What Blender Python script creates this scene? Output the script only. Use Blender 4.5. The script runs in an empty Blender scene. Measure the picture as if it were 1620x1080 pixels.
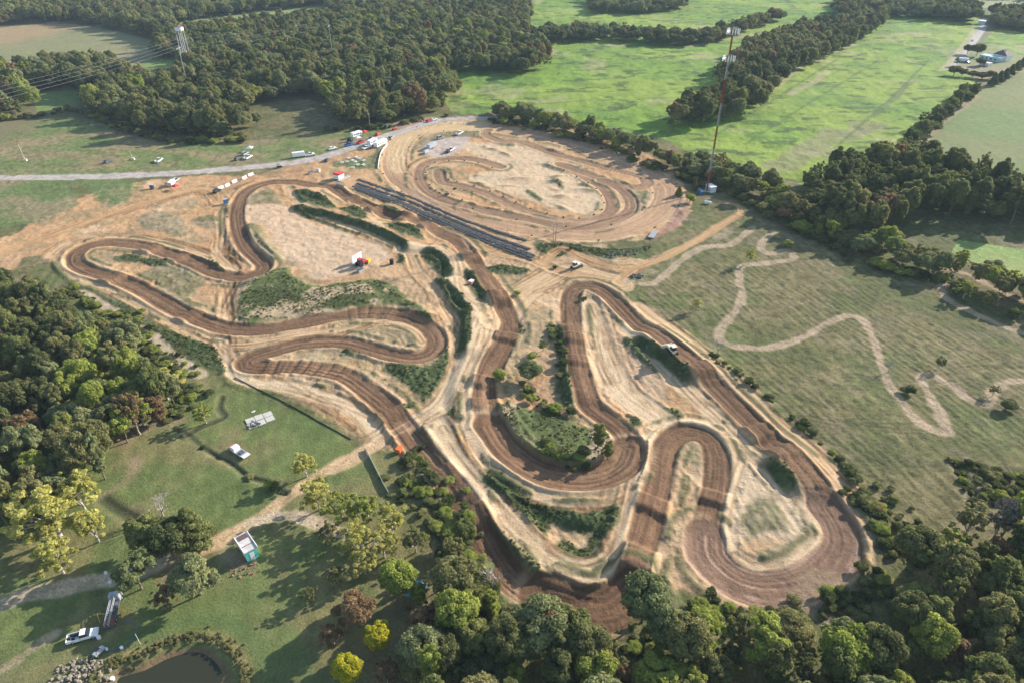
import bpy, math, random
import numpy as np
from mathutils import Vector, Matrix

# ------------------------------------------------------------------ camera, sky, sun, exposure
scn = bpy.context.scene
COL = scn.collection
H = 118.0                       # flying height of the camera
PITCH = math.radians(33.5)      # below the horizon
cam_d = bpy.data.cameras.new('camera'); cam = bpy.data.objects.new('camera', cam_d); COL.objects.link(cam)
cam.location = (0, 0, H); cam.rotation_euler = (math.pi/2 - PITCH, 0, 0)
cam_d.sensor_width = 36; cam_d.lens = 24.0; cam_d.clip_start = 0.5; cam_d.clip_end = 20000
scn.camera = cam
SUN_EL = math.radians(23.0); SUN_AZ = math.radians(33.0)     # azimuth from +X towards +Y
sdir = Vector((math.cos(SUN_AZ)*math.cos(SUN_EL), math.sin(SUN_AZ)*math.cos(SUN_EL), math.sin(SUN_EL)))
world = bpy.data.worlds.new('World'); scn.world = world; world.use_nodes = True
wn = world.node_tree; wn.nodes.clear()
sky = wn.nodes.new('ShaderNodeTexSky'); sky.sky_type = 'NISHITA'; sky.sun_disc = False
sky.sun_elevation = SUN_EL; sky.sun_rotation = math.atan2(sdir.x, sdir.y)
sky.dust_density = 0.6; sky.air_density = 1.2; sky.ozone_density = 1.0
bg = wn.nodes.new('ShaderNodeBackground'); bg.inputs['Strength'].default_value = 0.125
wo = wn.nodes.new('ShaderNodeOutputWorld')
wn.links.new(sky.outputs[0], bg.inputs[0]); wn.links.new(bg.outputs[0], wo.inputs[0])
sl = bpy.data.lights.new('sun', 'SUN'); sl.energy = 4.9; sl.angle = math.radians(0.5); sl.color = (1.0, 0.925, 0.82)
sun = bpy.data.objects.new('sun', sl); COL.objects.link(sun)
sun.rotation_euler = sdir.to_track_quat('Z', 'Y').to_euler(); sun.location = sdir*500
scn.view_settings.view_transform = 'Standard'; scn.view_settings.look = 'None'
scn.view_settings.exposure = 1.04; scn.view_settings.gamma = 1.0
scn.cycles.max_bounces = 5; scn.cycles.diffuse_bounces = 2; scn.cycles.glossy_bounces = 2
scn.cycles.transmission_bounces = 2; scn.cycles.transparent_max_bounces = 4; scn.cycles.volume_bounces = 0

HAZE = 0.00008
rnd = random.Random(11); rng = np.random.default_rng(5)

# ------------------------------------------------------------------ measuring: the photograph was read at 1620x1080
F = 1080.0; SP, CP = math.sin(PITCH), math.cos(PITCH)
def G(px, py, h=0.0):
    """world x, y of a point seen at px,py that lies h above the ground plane"""
    u, v = px-810.0, py-540.0
    dn = F*SP + v*CP; fw = F*CP - v*SP
    k = (H-h)/dn
    return (u*k, fw*k)
def Z(ox, oy, s, pts):
    return [(ox+x/s, oy+y/s) for x, y in pts]
def GW(pts): return np.array([G(*p) for p in pts])
def dist_px(px, py):      # metres per photo pixel, across the view
    return H/(F*SP+(py-540)*CP)

# ------------------------------------------------------------------ numpy noise
def _h(ix, iy, seed):
    n = (ix.astype(np.int64)*374761393 + iy.astype(np.int64)*668265263 + seed*1274126177) & 0x7fffffff
    n = ((n ^ (n >> 13))*1274126177) & 0x7fffffff
    n = (n ^ (n >> 16)) & 0xffff
    return n.astype(np.float32)/65535.0
def vnoise(x, y, seed=0):
    x0 = np.floor(x); y0 = np.floor(y)
    fx = (x-x0).astype(np.float32); fy = (y-y0).astype(np.float32)
    fx = fx*fx*(3-2*fx); fy = fy*fy*(3-2*fy)
    ix = x0.astype(np.int64); iy = y0.astype(np.int64)
    a = _h(ix, iy, seed); b = _h(ix+1, iy, seed); c = _h(ix, iy+1, seed); d = _h(ix+1, iy+1, seed)
    return (a*(1-fx)+b*fx)*(1-fy)+(c*(1-fx)+d*fx)*fy
def fbm(x, y, scale, octs=4, seed=0, gain=0.5):
    s = np.zeros(x.shape, np.float32); amp = 1.0; tot = 0
    fx = x/scale; fy = y/scale
    for o in range(octs):
        s += amp*vnoise(fx, fy, seed+o*17); tot += amp; amp *= gain
        fx, fy = (fx*1.6-fy*1.2)+3.7, (fx*1.2+fy*1.6)-1.3
    return s/tot
def ss(x, a=0.0, b=1.0):
    t = np.clip((x-a)/(b-a), 0, 1); return t*t*(3-2*t)

# ------------------------------------------------------------------ plan raster for the track area
RX0, RX1, RY0, RY1, RS = -300.0, 230.0, 56.0, 480.0, 0.36
NX = int((RX1-RX0)/RS)+1; NY = int((RY1-RY0)/RS)+1
gx = (RX0+np.arange(NX)*RS).astype(np.float32); gy = (RY0+np.arange(NY)*RS).astype(np.float32)
GX, GY = np.meshgrid(gx, gy)

def smooth_line(pts, closed=False, step=2.0):
    P = np.array(pts, float); n = len(P); out = []
    rngi = range(n) if closed else range(n-1)
    for i in rngi:
        if closed: p0, p1, p2, p3 = P[(i-1) % n], P[i], P[(i+1) % n], P[(i+2) % n]
        else: p0, p1, p2, p3 = P[max(i-1, 0)], P[i], P[i+1], P[min(i+2, n-1)]
        k = max(2, int(np.linalg.norm(p2-p1)/step))
        for j in range(k):
            t = j/k
            out.append(0.5*((2*p1)+(-p0+p2)*t+(2*p0-5*p1+4*p2-p3)*t*t+(-p0+3*p1-3*p2+p3)*t**3))
    if not closed: out.append(P[-1])
    return np.array(out)

def line_field(W, reach, closed=False):
    """|distance|, signed distance, arclength of a world polyline on the raster"""
    d = np.full((NY, NX), 99.0, np.float32); sg = np.zeros((NY, NX), np.float32); al = np.zeros((NY, NX), np.float32)
    s = 0.0; n = len(W); segs = [(W[i], W[(i+1) % n]) for i in range(n if closed else n-1)]
    for a, b in segs:
        L = float(np.hypot(*(b-a)))
        if L < 1e-6: continue
        i0 = max(0, int((min(a[0], b[0])-reach-RX0)/RS)); i1 = min(NX, int((max(a[0], b[0])+reach-RX0)/RS)+2)
        j0 = max(0, int((min(a[1], b[1])-reach-RY0)/RS)); j1 = min(NY, int((max(a[1], b[1])+reach-RY0)/RS)+2)
        if i1 > i0 and j1 > j0:
            X = GX[j0:j1, i0:i1]-a[0]; Y = GY[j0:j1, i0:i1]-a[1]
            tx, ty = (b-a)/L
            t = np.clip(X*tx+Y*ty, 0, L); ex = X-t*tx; ey = Y-t*ty
            dd = np.sqrt(ex*ex+ey*ey); D = d[j0:j1, i0:i1]; m = dd < D
            D[m] = dd[m]
            cr = X*ty-Y*tx
            sg[j0:j1, i0:i1][m] = (np.sign(cr)*dd)[m]; al[j0:j1, i0:i1][m] = (t+s)[m]
        s += L
    return d, sg, al

def inside(PX, PY, W):
    c = np.zeros(PX.shape, bool); n = len(W)
    for i in range(n):
        x1, y1 = W[i]; x2, y2 = W[(i+1) % n]
        if y1 == y2: continue
        m = ((PY < y1) != (PY < y2)) & (PX < (x2-x1)*(PY-y1)/(y2-y1)+x1)
        c ^= m
    return c
def poly_field(pts, reach=7.0, smooth=True):
    """signed distance to a polygon drawn in photo pixels: positive inside, clipped to reach"""
    W = GW(pts)
    if smooth: W = smooth_line(W, True, 2.5)
    d, _, _ = line_field(W, reach, True)
    d = np.minimum(d, reach)
    i0 = max(0, int((W[:, 0].min()-RX0)/RS)); i1 = min(NX, int((W[:, 0].max()-RX0)/RS)+2)
    j0 = max(0, int((W[:, 1].min()-RY0)/RS)); j1 = min(NY, int((W[:, 1].max()-RY0)/RS)+2)
    ins = np.zeros((NY, NX), bool)
    if i1 > i0 and j1 > j0: ins[j0:j1, i0:i1] = inside(GX[j0:j1, i0:i1], GY[j0:j1, i0:i1], W)
    return np.where(ins, d, -d)

# shared noise layers
N_big = fbm(GX, GY, 45, 4, 1); N_mid = fbm(GX, GY, 12, 4, 2); N_fine = fbm(GX, GY, 3.2, 4, 3); N_vf = fbm(GX, GY, 1.1, 2, 4)
N_patch = fbm(GX, GY, 22, 5, 7, 0.6)
C = lambda r, g, b: np.array([r, g, b], np.float32)
def lerp(a, b, m): return a+(b-a)*m[..., None]

# ------------------------------------------------------------------ traced lines (photo pixels)
TRACK = [(524,297),(501,294.5),(465.5,288.7),(430,288.7),(400,297),(381,313),(374,339),(377.6,367),(388,391),(407,409.5),(417,420),(411,431),(392,438.5),(376.7,440),(341.5,433),(306,416.5),(271,403.6),(236,393),(200.7,386),(165.6,385),(137.4,390.7),(118.6,402.5),(118,416.5),(137.4,428),(161,435),(200.7,449),(240,469),(283,493),(333,513),(367,521.7),(417,521.7),(467,513),(540,500),(590,495),(640,501.7),(673,516.7),(690,536.7),(683,556.7),(656.7,566.7),(623,563),(580,551.7),(540,541.7),(483,543),(433,555),(397,566.7),(392,576.7),(417,581.7),(467,582),(540,594),(573,613),(607,640),(630,666.7),(653,696.7),(673,722),(700,756.7),(726.7,786),(750,823),(770,863),(800,908),(840,940),(890,953),(940,958),(975,945),(1000,915),(1010,885),(1018,850),(1029,810),(1041,765),(1048,720),(1056,702),(1072,688),(1095,684),(1117,692),(1130,710),(1134,735),(1131,770),(1121,810),(1115,840),(1116,870),(1129,900),(1155,924),(1190,939),(1230,943),(1275,931),(1310,910),(1337,882),(1341,855),(1330,830),(1305,795),(1280,765),(1255,735),(1225,705),(1190,670),(1155,635),(1125,605),(1090,577),(1050,545),(1010,515),(985,490),(960,466),(935,454),(915,454),(905,464),(902,485),(905,530),(911,570),(919,610),(932,642),(955,660),(980,680),(995,705),(998,728),(985,748),(950,764),(900,767),(850,754),(807,725),(780,685),(768,648),(767,613),(780,575),(800,540),(807,513),(797,488),(780,462),(760,432),(742,405),(722,382),(700,372),(688,366),(653,350),(618,344),(594.6,335),(571,322),(543,310)]
TRACKW = 6.8
OVAL = Z(590,170,3.176,[(108,250),(140,170),(225,118),(380,103),(560,103),(740,128),(950,165),(1150,230),(1310,295),(1430,365),(1478,430),(1440,520),(1330,590),(1150,635),(950,635),(740,605),(500,548),(300,465),(160,375),(110,310)])
INNER = [
 Z(590,170,3.176,[(640,300),(520,265),(400,258),(290,272),(235,310),(232,370),(280,430),(380,475),(480,500)]),
 Z(590,170,3.176,[(330,325),(350,375),(450,400),(560,435),(680,490),(800,535),(920,570),(1040,580),(1150,555),(1200,510),(1190,450),(1140,395),(1060,350),(950,300)]),
 Z(590,170,3.176,[(575,115),(565,140),(640,170),(750,175),(880,225),(1020,265),(1150,300),(1260,325),(1350,350),(1375,385),(1320,405),(1220,385),(1130,355),(1040,325),(980,300),(940,290)]),
 Z(590,170,3.176,[(480,500),(640,540),(800,570),(930,600),(1080,605),(1210,570),(1290,520),(1290,460),(1230,400),(1150,370)]),
]
LANES = [  # (pts, width m, tone) service lanes of pale sand
 ([(796,520),(775,550),(752,580),(741,610),(739,640),(746,685),(768,728),(800,757),(850,783),(900,795),(950,793),(990,775),(1012,745),(1030,700),(1045,665)],6.0,0),
 ([(655,665),(680,660),(700,690),(720,725),(755,770),(790,810),(830,855),(870,892),(910,911),(945,908),(972,890),(988,850),(1000,800),(1014,745)],5.6,0),
 ([(1045,665),(1010,640),(985,620),(960,580),(940,520),(925,480)],9,0),
 ([(1090,668),(1135,680),(1165,715),(1150,770),(1140,830),(1160,880),(1210,905),(1270,885),(1300,850),(1280,810),(1240,765),(1190,715),(1140,665),(1080,610),(1030,560),(990,520)],5.5,0),
 ([(370,590),(400,605),(450,612),(510,628),(555,650),(590,680),(600,700)],5.5,0),
 ([(80,405),(110,385),(160,372),(230,378),(300,395),(345,410),(370,425)],5,1),
 ([(100,415),(125,440),(190,462),(240,490),(290,518),(340,540),(375,545),(420,540),(480,530),(545,525),(600,510),(650,520),(672,540)],5,1),
 ([(350,540),(365,570),(378,600)],4.5,0),
 ([(362,448),(358,480),(356,512)],4,1),
 ([(350,335),(352,370),(345,400),(370,430)],4,1),
 ([(366,345),(370,380),(385,410),(400,425)],3,1),
 ([(455,295),(470,320),(500,340),(550,358),(600,375),(640,395),(660,430),(690,460),(705,490),(720,520),(722,560),(712,600),(690,640),(660,665),(625,675),(600,700),(570,720),(525,745)],4.2,1),
 ([(640,395),(690,400),(715,420),(722,455),(735,480),(760,500),(750,540),(735,580),(700,640),(650,670)],7.5,0),
 ([(790,510),(820,470),(860,445),(900,430),(950,440),(980,450)],12,1),
 ([(1010,482),(1070,530),(1120,572),(1178,622),(1235,675),(1298,735),(1342,790),(1366,845)],5.0,1),
 ([(545,300),(600,322),(660,348),(720,374),(780,398),(840,412),(880,428),(930,440)],4.2,2),
 ([(860,415),(885,395),(905,400),(940,415),(975,425),(1000,425)],4.5,2),
 ([(980,448),(1010,425),(1050,408),(1100,382),(1150,352),(1173,338)],4.0,2),
 ([(1173,338),(1165,325),(1130,318)],3.5,2),
 ([(0,402),(60,380),(130,355),(220,325),(320,300),(350,320)],6,2),
]
GRAVEL = [(-420,288),(0,282),(150,280),(300,273),(420,263),(500,251),(545,238),(580,226),(640,207),(700,190),(790,187)]
PATHS = [ # outside roads (pts, width, colour index)
 ([(-60,975),(0,957),(60,936),(120,924),(185,915),(230,900),(300,875)],4.2,0),
 ([(290,882),(340,860),(400,828),(440,800),(480,772),(520,745),(560,722),(590,705)],4.0,1),
 ([(400,828),(460,815),(530,840),(600,865)],3.6,0),
 ([(128,462),(157,480),(190,500),(233,530),(267,557),(317,593)],4.2,0),
 ([(1190,360),(1157,387),(1113,392),(1080,410),(1033,448),(990,443)],3.4,2),
 (Z(1080,360,3,[(430,20),(370,90),(410,125),(500,110),(525,150),(440,165),(340,175),(275,190),(270,250),(285,330),(240,410),(190,470),(172,520),(230,560),(400,570),(550,530),(680,460),(780,420),(850,440),(900,520),(940,640),(980,740),(1050,840),(1130,930),(1200,962),(1255,965),(1225,890),(1170,790),(1130,720),(1170,700),(1260,740),(1370,820),(1450,845),(1480,780),(1540,730),(1640,730)]),3.1,2),
 ([(1493,450),(1495,470),(1530,490),(1580,513),(1640,535)],3.2,2),
 ([(1470,420),(1533,435),(1580,460),(1640,485)],3.0,2),
 ([(1370,875),(1385,895),(1402,912)],1.6,1),
 ([(1500,105),(1520,88),(1540,65),(1557,38)],5,0),
 ([(-60,1085),(0,1062),(60,1020),(90,1000)],1.6,2),
]
DIRT = [(-200,372),(0,378),(60,335),(130,312),(190,292),(300,280),(400,277),(450,264),(520,246),(590,232),(640,212),(690,196),(760,186),(830,190),(900,204),(970,226),(1040,252),(1082,290),(1100,322),(1075,352),(1030,376),(985,384),(960,395),(1005,412),(1040,405),(1020,430),(985,447),(992,468),(1045,495),(1112,548),(1185,610),(1252,670),(1312,730),(1358,788),(1384,840),(1386,880),(1335,930),(1275,956),(1200,964),(1140,956),(1095,940),(1040,935),(1005,985),(970,1010),(930,1000),(860,968),(800,945),(760,890),(735,835),(700,795),(655,750),(628,716),(600,716),(575,700),(530,670),(470,640),(420,612),(385,604),(365,590),(340,556),(290,530),(230,502),(170,473),(110,437),(85,418),(50,408),(0,440),(-200,470)]
zc = lambda pts: Z(360,250,4.263,pts)
zd = lambda pts: Z(540,360,3,pts)
zb = lambda pts: Z(60,250,4.263,pts)
ze = lambda pts: Z(540,720,3,pts)
zf = lambda pts: Z(1080,720,3,pts)
# grass patches inside the dirt: (polygon, mound height, kind) kind 0 dark weeds and painted slope shade, 1 thin dry grass
PATCH = [
 (zc([(420,230),(480,215),(600,255),(660,285),(740,350),(700,365),(600,345),(500,310),(430,270)]),1.8,0),
 (zc([(750,350),(860,350),(930,390),(960,435),(880,430),(780,400)]),1.6,0),
 (zc([(700,235),(760,250),(870,295),(820,300),(740,265)]),0.9,0),
 (zc([(990,340),(1080,340),(1280,430),(1200,435),(1100,435),(1040,395)]),1.6,0),
 (zc([(435,325),(560,370),(700,400),(850,440),(1000,490),(1100,540),(1200,590),(1225,660),(1190,720),(1150,700),(1150,640),(1080,590),(980,545),(850,510),(700,460),(560,415),(460,370)]),2.0,0),
 (zc([(1060,460),(1150,465),(1260,490),(1340,560),(1290,570),(1180,540),(1090,500)]),1.5,0),
 (zc([(1340,460),(1420,475),(1560,555),(1500,552),(1400,505)]),1.1,0),
 (zc([(1270,605),(1350,615),(1450,665),(1500,740),(1530,840),(1460,800),(1370,720),(1300,660)]),2.0,0),
 (zc([(110,460),(170,440),(220,460),(280,530),(340,620),(375,690),(310,712),(250,650),(180,580),(130,520)]),1.3,1),
 (zc([(130,290),(180,240),(300,210),(340,230),(330,260),(370,310),(250,310),(150,325)]),0.4,1),
 ([(376,452),(430,428),(458,424),(466,438),(510,452),(548,445),(605,443),(640,468),(670,490),(685,512),(640,490),(590,487),(545,490),(500,505),(425,512),(376,510)],.8,3),
 (zd([(450,240),(520,290),(590,370),(615,420),(605,560),(580,640),(560,600),(565,470),(520,400),(460,330),(440,290)]),2.2,0),
 (zd([(580,205),(630,240),(680,340),(695,385),(640,350),(600,280),(572,240)]),1.8,0),
 (zd([(690,190),(780,178),(880,190),(912,212),(860,225),(740,230),(700,215)]),1.5,0),
 (zd([(190,640),(300,655),(430,640),(510,560),(525,600),(500,700),(440,780),(400,845),(350,800),(290,740),(200,680)]),0.8,0),
 (zd([(0,565),(100,580),(180,615),(100,612),(0,602)]),0.8,0),
 ([(785,640),(840,645),(890,663),(940,680),(975,690),(985,715),(965,742),(920,755),(870,748),(825,725),(795,690)],1.0,3),
 (zd([(1030,440),(1062,480),(1080,600),(1105,860),(1050,850),(1030,760),(1045,650)]),1.6,0),  # slope in shadow, its shade painted as dark weed colour
 (zd([(1340,508),(1450,565),(1640,700),(1680,790),(1560,730),(1400,615),(1350,560)]),2.4,0),  # steep slope: weeds and its shadow painted as one dark green
 (zf([(335,-10),(420,40),(540,150),(575,235),(520,215),(450,125),(370,45)]),2.4,0),
 (zf([(290,230),(400,190),(480,240),(510,320),(470,370),(380,400),(300,400),(260,320)]),0.4,1),
 (zf([(310,460),(470,430),(500,450),(390,502)]),0.5,1),
 (zf([(650,370),(690,380),(700,430),(670,425)]),0.4,0),
 (ze([(820,240),(1000,250),(1150,300),(1320,250),(1345,310),(1300,390),(1150,360),(950,320),(860,330)]),1.2,0),
 (ze([(640,60),(700,90),(800,150),(930,210),(830,255),(770,250),(700,160)]),1.3,0),
 (ze([(735,310),(820,380),(900,470),(1040,590),(1200,615),(1300,590),(1290,650),(1000,660),(880,605),(800,515),(740,405)]),1.8,0),
 (ze([(480,20),(540,60),(580,130),(570,150),(520,110)]),0.9,0),
 (ze([(740,25),(850,108),(1000,168),(1180,188),(1330,150),(1420,70),(1420,100),(1340,170),(1180,205),(990,185),(850,125)]),0.9,0),
 (zb([(540,670),(640,648),(740,668),(885,705),(860,740),(700,722),(560,700)]),1.4,0),
 (zb([(580,740),(660,790),(780,740),(950,740),(1120,810),(1130,860),(1080,900),(1020,950),(1150,1060),(1030,1010),(850,910),(700,820),(600,780)]),0.5,1),
 (zb([(380,815),(480,838),(560,875),(650,942),(540,912),(420,872)]),1.4,0),
 (zb([(630,560),(800,590),(960,640),(1075,690),(1050,700),(900,655),(750,610)]),0.5,0),
 (zb([(690,390),(800,370),(960,400),(1005,480),(980,540),(800,490),(700,480)]),0.3,1),
 (zb([(1030,420),(1200,380),(1225,440),(1150,480)]),0.3,1),
 (zb([(1270,330),(1300,340),(1290,440),(1262,430)]),0.5,0),
 (zb([(1100,680),(1200,705),(1290,755),(1200,740)]),0.7,0),
 (zb([(990,650),(1060,665),(1080,705),(1010,690)]),0.7,0),
 (Z(0,360,3,[(470,320),(620,380),(780,480),(1030,550),(1095,680),(1100,712),(950,650),(800,560),(650,440),(540,370)]),0.6,0),
 (zb([(-900,110),(0,130),(600,128),(660,200),(600,300),(450,330),(300,200),(250,330),(180,365),(0,440),(-900,470)]),0.2,2),
 (Z(590,170,3.176,[(540,110),(470,120),(300,140),(200,190),(180,260),(200,240),(300,170),(440,150),(560,160)]),0.1,1),
 (Z(590,170,3.176,[(610,175),(680,172),(720,200),(640,195)]),0.2,1),
 (Z(590,170,3.176,[(280,305),(380,300),(400,330),(330,345),(320,370),(290,345)]),0.3,1),
 (Z(590,170,3.176,[(380,388),(440,400),(560,460),(610,480),(520,455),(420,410)]),0.9,0),
 (Z(590,170,3.176,[(730,180),(790,180),(840,205),(780,200)]),0.9,0),
 (Z(590,170,3.176,[(905,225),(950,230),(1000,252),(940,245)]),0.9,0),
 (Z(590,170,3.176,[(1075,272),(1120,280),(1190,310),(1120,300)]),0.9,0),
 (Z(590,170,3.176,[(1020,355),(1060,375),(1140,440),(1090,410)]),0.7,0),
 (Z(590,170,3.176,[(765,410),(810,440),(868,488),(830,475),(785,440)]),1.2,0),
 (Z(590,170,3.176,[(890,350),(930,370),(972,418),(930,400)]),1.4,0),
 (Z(590,170,3.176,[(1290,400),(1400,430),(1450,400),(1420,500),(1330,540),(1310,460)]),0.3,1),
 (Z(360,250,4.263,[(690,30),(900,0),(1040,-20),(1010,80),(820,70),(720,60)]),0.2,2),
 ([(600,232),(615,222),(640,210),(690,198),(700,202),(650,216),(620,234),(606,262),(598,262)],0.3,2),
 ([(850,385),(905,388),(960,394),(1010,392),(1030,384),(1025,400),(960,410),(915,400),(880,410),(850,400)],0.4,0),
 ([(1000,432),(1060,412),(1120,383),(1165,352),(1160,370),(1110,390),(1070,410),(1030,440)],0.2,1),
]

# embankments: crest line, height m, width of the steep right-hand face, width of the gentle left-hand fall
RIDGES = [
 (zd([(1345,505),(1460,560),(1640,690),(1700,770)]), 2.3, 4.2, 20), (zf([(330,-10),(425,35),(545,145),(580,235)]), 2.3, 4.2, 18),
 (zd([(460,235),(530,290),(600,370),(622,430),(612,560),(590,650)]), 2.0, 4.5, 12), (zd([(590,200),(640,240),(692,340),(700,385)]), 1.9, 4.0, 10),
 (zc([(1290,600),(1450,660),(1510,740),(1535,850)]), 2.0, 4.5, 12), (zc([(480,215),(600,255),(660,285),(745,350)]), 1.8, 5, 10),
 (zc([(435,320),(560,360),(700,390),(850,430),(1000,480),(1110,530),(1215,590),(1235,660)]), 2.0, 4.0, 12),
 (zd([(1065,440),(1085,600),(1112,860)]), 1.9, 4.0, 9), (zc([(1060,455),(1150,460),(1265,485),(1345,555)]), 1.6, 4.5, 9),
 (zc([(1000,335),(1085,335),(1285,428)]), 1.4, 5, 8), (zc([(750,345),(865,345),(935,385),(965,435)]), 1.5, 5, 8),
 (zd([(250,390),(400,420),(470,480)]), 1.2, 4, 8),
 (ze([(640,55),(700,85),(800,140),(935,205)]), 1.7, 5, 10), (ze([(1000,245),(1150,295),(1325,245)]), 1.4, 5, 8),
]
# ------------------------------------------------------------------ paint and shape the raster
SAND_P = C(.455,.292,.162); SAND_O = C(.41,.228,.105); SAND_W = C(.53,.385,.25); SOIL_R = C(.27,.15,.09)
BROWN = C(.175,.098,.056); BROWN_D = C(.105,.058,.035); BROWN_L = C(.27,.16,.092)
GR_DRY = C(.15,.126,.056); GR_MEAD = C(.098,.102,.037); GR_LAWN = C(.115,.14,.046); GR_DARK = C(.05,.07,.025); GR_BRT = C(.17,.24,.055)
ROADC = C(.36,.31,.28)

HT = (fbm(GX, GY, 60, 3, 21)-.5)*1.6 + (N_mid-.5)*.5
BASE = HT.copy()
for pts, h, wr_, wl_ in RIDGES:
    d, sg, al = line_field(smooth_line(GW(pts), False, 2), wl_+1)
    q = al > 0; L_ = al.max(); ends = ss(np.minimum(al, L_-al), 0, 7)
    prof = np.where(sg > 0, ss(1-d/wr_, 0, .9), ss(1-d/wl_, 0, 1))*h*ends*(d < 90)
    BASE = np.maximum(BASE, BASE*.3+prof*(.9+.2*N_mid))
for li, h, fall in ((0, 1.0, 4.0), (1, 1.1, 4.0)):
    pts, w, _ = LANES[li]; d, sg, al = line_field(smooth_line(GW(pts)), w/2+fall+1)
    ends = ss(np.minimum(al, al.max()-al), 0, 14)
    BASE = np.maximum(BASE, BASE*.3+h*ends*ss(1-(d-w/2)/fall, 0, 1)*(d < 90))
HT = BASE.copy()
# grass base
RGB = lerp(GR_MEAD*np.ones((NY, NX, 3), np.float32), GR_DRY, ss(N_patch, .35, .65))
RGB = lerp(RGB, C(.10,.125,.04), ss(fbm(GX, GY, 17, 4, 15, .6), .54, .66)*.5)
RGB = lerp(RGB, C(.20,.16,.09), ss(N_fine*.5+N_patch*.5, .55, .72)*.6)
lawn = poly_field([(-300,500),(60,470),(317,593),(420,622),(520,678),(575,712),(640,740),(660,830),(700,1000),(720,1200),(-300,1200)], 12)
lm = ss(lawn+(N_mid-.5)*6, -3, 3)
lawnc = lerp(GR_LAWN*np.ones_like(RGB), C(.185,.155,.07), ss(fbm(GX, GY, 16, 5, 16, .6), .46, .66)*.75)
lawnc = lerp(lawnc, C(.075,.11,.035), ss(N_big, .5, .7)*.6)
lawnc *= (1+.05*np.sin((GX*.9+GY*.35)*1.15)+.25*(N_fine-.5))[..., None]
RGB = lerp(RGB, lawnc, lm)
north = poly_field([(-400,180),(0,180),(200,200),(420,222),(620,195),(700,182),(640,208),(545,240),(420,265),(0,284),(-400,290)], 9)
nc = lerp(C(.135,.168,.055)*np.ones_like(RGB), C(.23,.185,.095), ss(fbm(GX, GY*2.2, 30, 4, 31), .42, .62))
RGB = lerp(RGB, nc, ss(north+(N_mid-.5)*5, -2, 2))
# faint mown swaths and old wheel marks in the meadow on the right
for k in range(34):
    x0 = rnd.uniform(1010, 1500); y0 = rnd.uniform(470, 800); a = rnd.uniform(-.5, .9)
    pts = [(x0+math.cos(a)*t*230+math.sin(t*3)*25, y0+math.sin(a)*t*140+20*math.sin(t*2+k)) for t in (0, .25, .5, .75, 1)]
    d, sg, al = line_field(smooth_line(GW(pts), False, 4), 3)
    m = np.exp(-((np.abs(sg)-.85)/.28)**2)*ss(N_mid, .3, .6)*(d < 3)
    RGB = lerp(RGB, C(.075,.07,.035), m*.55*(1-lm))
    HT -= m*.06*(1-lm)
EDGE = smooth_line(GW([(1000,470),(1060,520),(1110,575),(1165,618),(1230,680),(1290,740),(1345,800),(1400,880)]), False, 4)
dE = np.full((NY, NX), 99., np.float32)
for a_, b_ in zip(EDGE[:-1:3], EDGE[3::3]):
    L_ = np.hypot(*(b_-a_)); t_ = np.clip(((GX-a_[0])*(b_[0]-a_[0])+(GY-a_[1])*(b_[1]-a_[1]))/L_**2, 0, 1); dE = np.minimum(dE, np.hypot(GX-a_[0]-t_*(b_[0]-a_[0]), GY-a_[1]-t_*(b_[1]-a_[1])))
sw = np.sin(dE*2*math.pi/2.3+N_mid*9)*ss(fbm(GX, GY, 20, 3, 66), .3, .6)*ss(-GY, -300, -220)
RGB *= (1+.07*sw*(1-lm))[..., None]; HT += .05*sw*(1-lm)
tuft = ss(fbm(GX, GY, 1.9, 3, 67), .50, .66)*(1-lm); RGB = lerp(RGB, C(.055,.062,.026), tuft*.45); HT += tuft*.12
pink = ss(fbm(GX, GY, 7, 4, 68), .58, .70)*(1-lm); RGB = lerp(RGB, C(.20,.15,.10), pink*.35)
field_s = .5+(np.sin(GX*1.7+GY*.35+N_mid*7)*.5)*ss(-GY, -330, -230)
RGB *= (1+(.22*(field_s-.5)+(N_vf-.5)*.5+(N_fine-.5)*.35)*(1-.55*lm))[..., None]
CLS = np.zeros((NY, NX), np.uint8)      # 0 ground, 1 dirt, 2 race track, 3 gravel road, 4 path

# dirt zone
dz = poly_field(DIRT, 9)
dm = ss(dz+(N_mid-.5)*5+(N_fine-.5)*4, -.8, 1.2)
sand = lerp(SAND_P*np.ones_like(RGB), SAND_W, ss(N_mid, .5, .75)*.7)
orange = ss(N_patch+.10*ss(-GX, 20, 120)+.10*ss(GY, 200, 330), .42, .66)
sand = lerp(sand, SAND_O, orange*.75)
sand = lerp(sand, SOIL_R, ss(N_fine*.45+N_patch*.55, .56, .70)*.65)
weed = ss(fbm(GX, GY, 9, 5, 44, .6)+.05*ss(-GY, -260, -200), .54, .64)*.55; sand = lerp(sand, C(.33,.225,.135), ss(fbm(GX, GY, 14, 4, 45), .40, .60)*.6*ss(-GY, -270, -220))
sand = lerp(sand, C(.19,.165,.09), weed)
sand *= (1+(N_vf-.5)*.22+(N_fine-.5)*.24)[..., None]
RGB = lerp(RGB, sand, dm); CLS[dm > .5] = 1
HT += dm*((N_fine-.5)*.5+(N_vf-.5)*.16)

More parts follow.
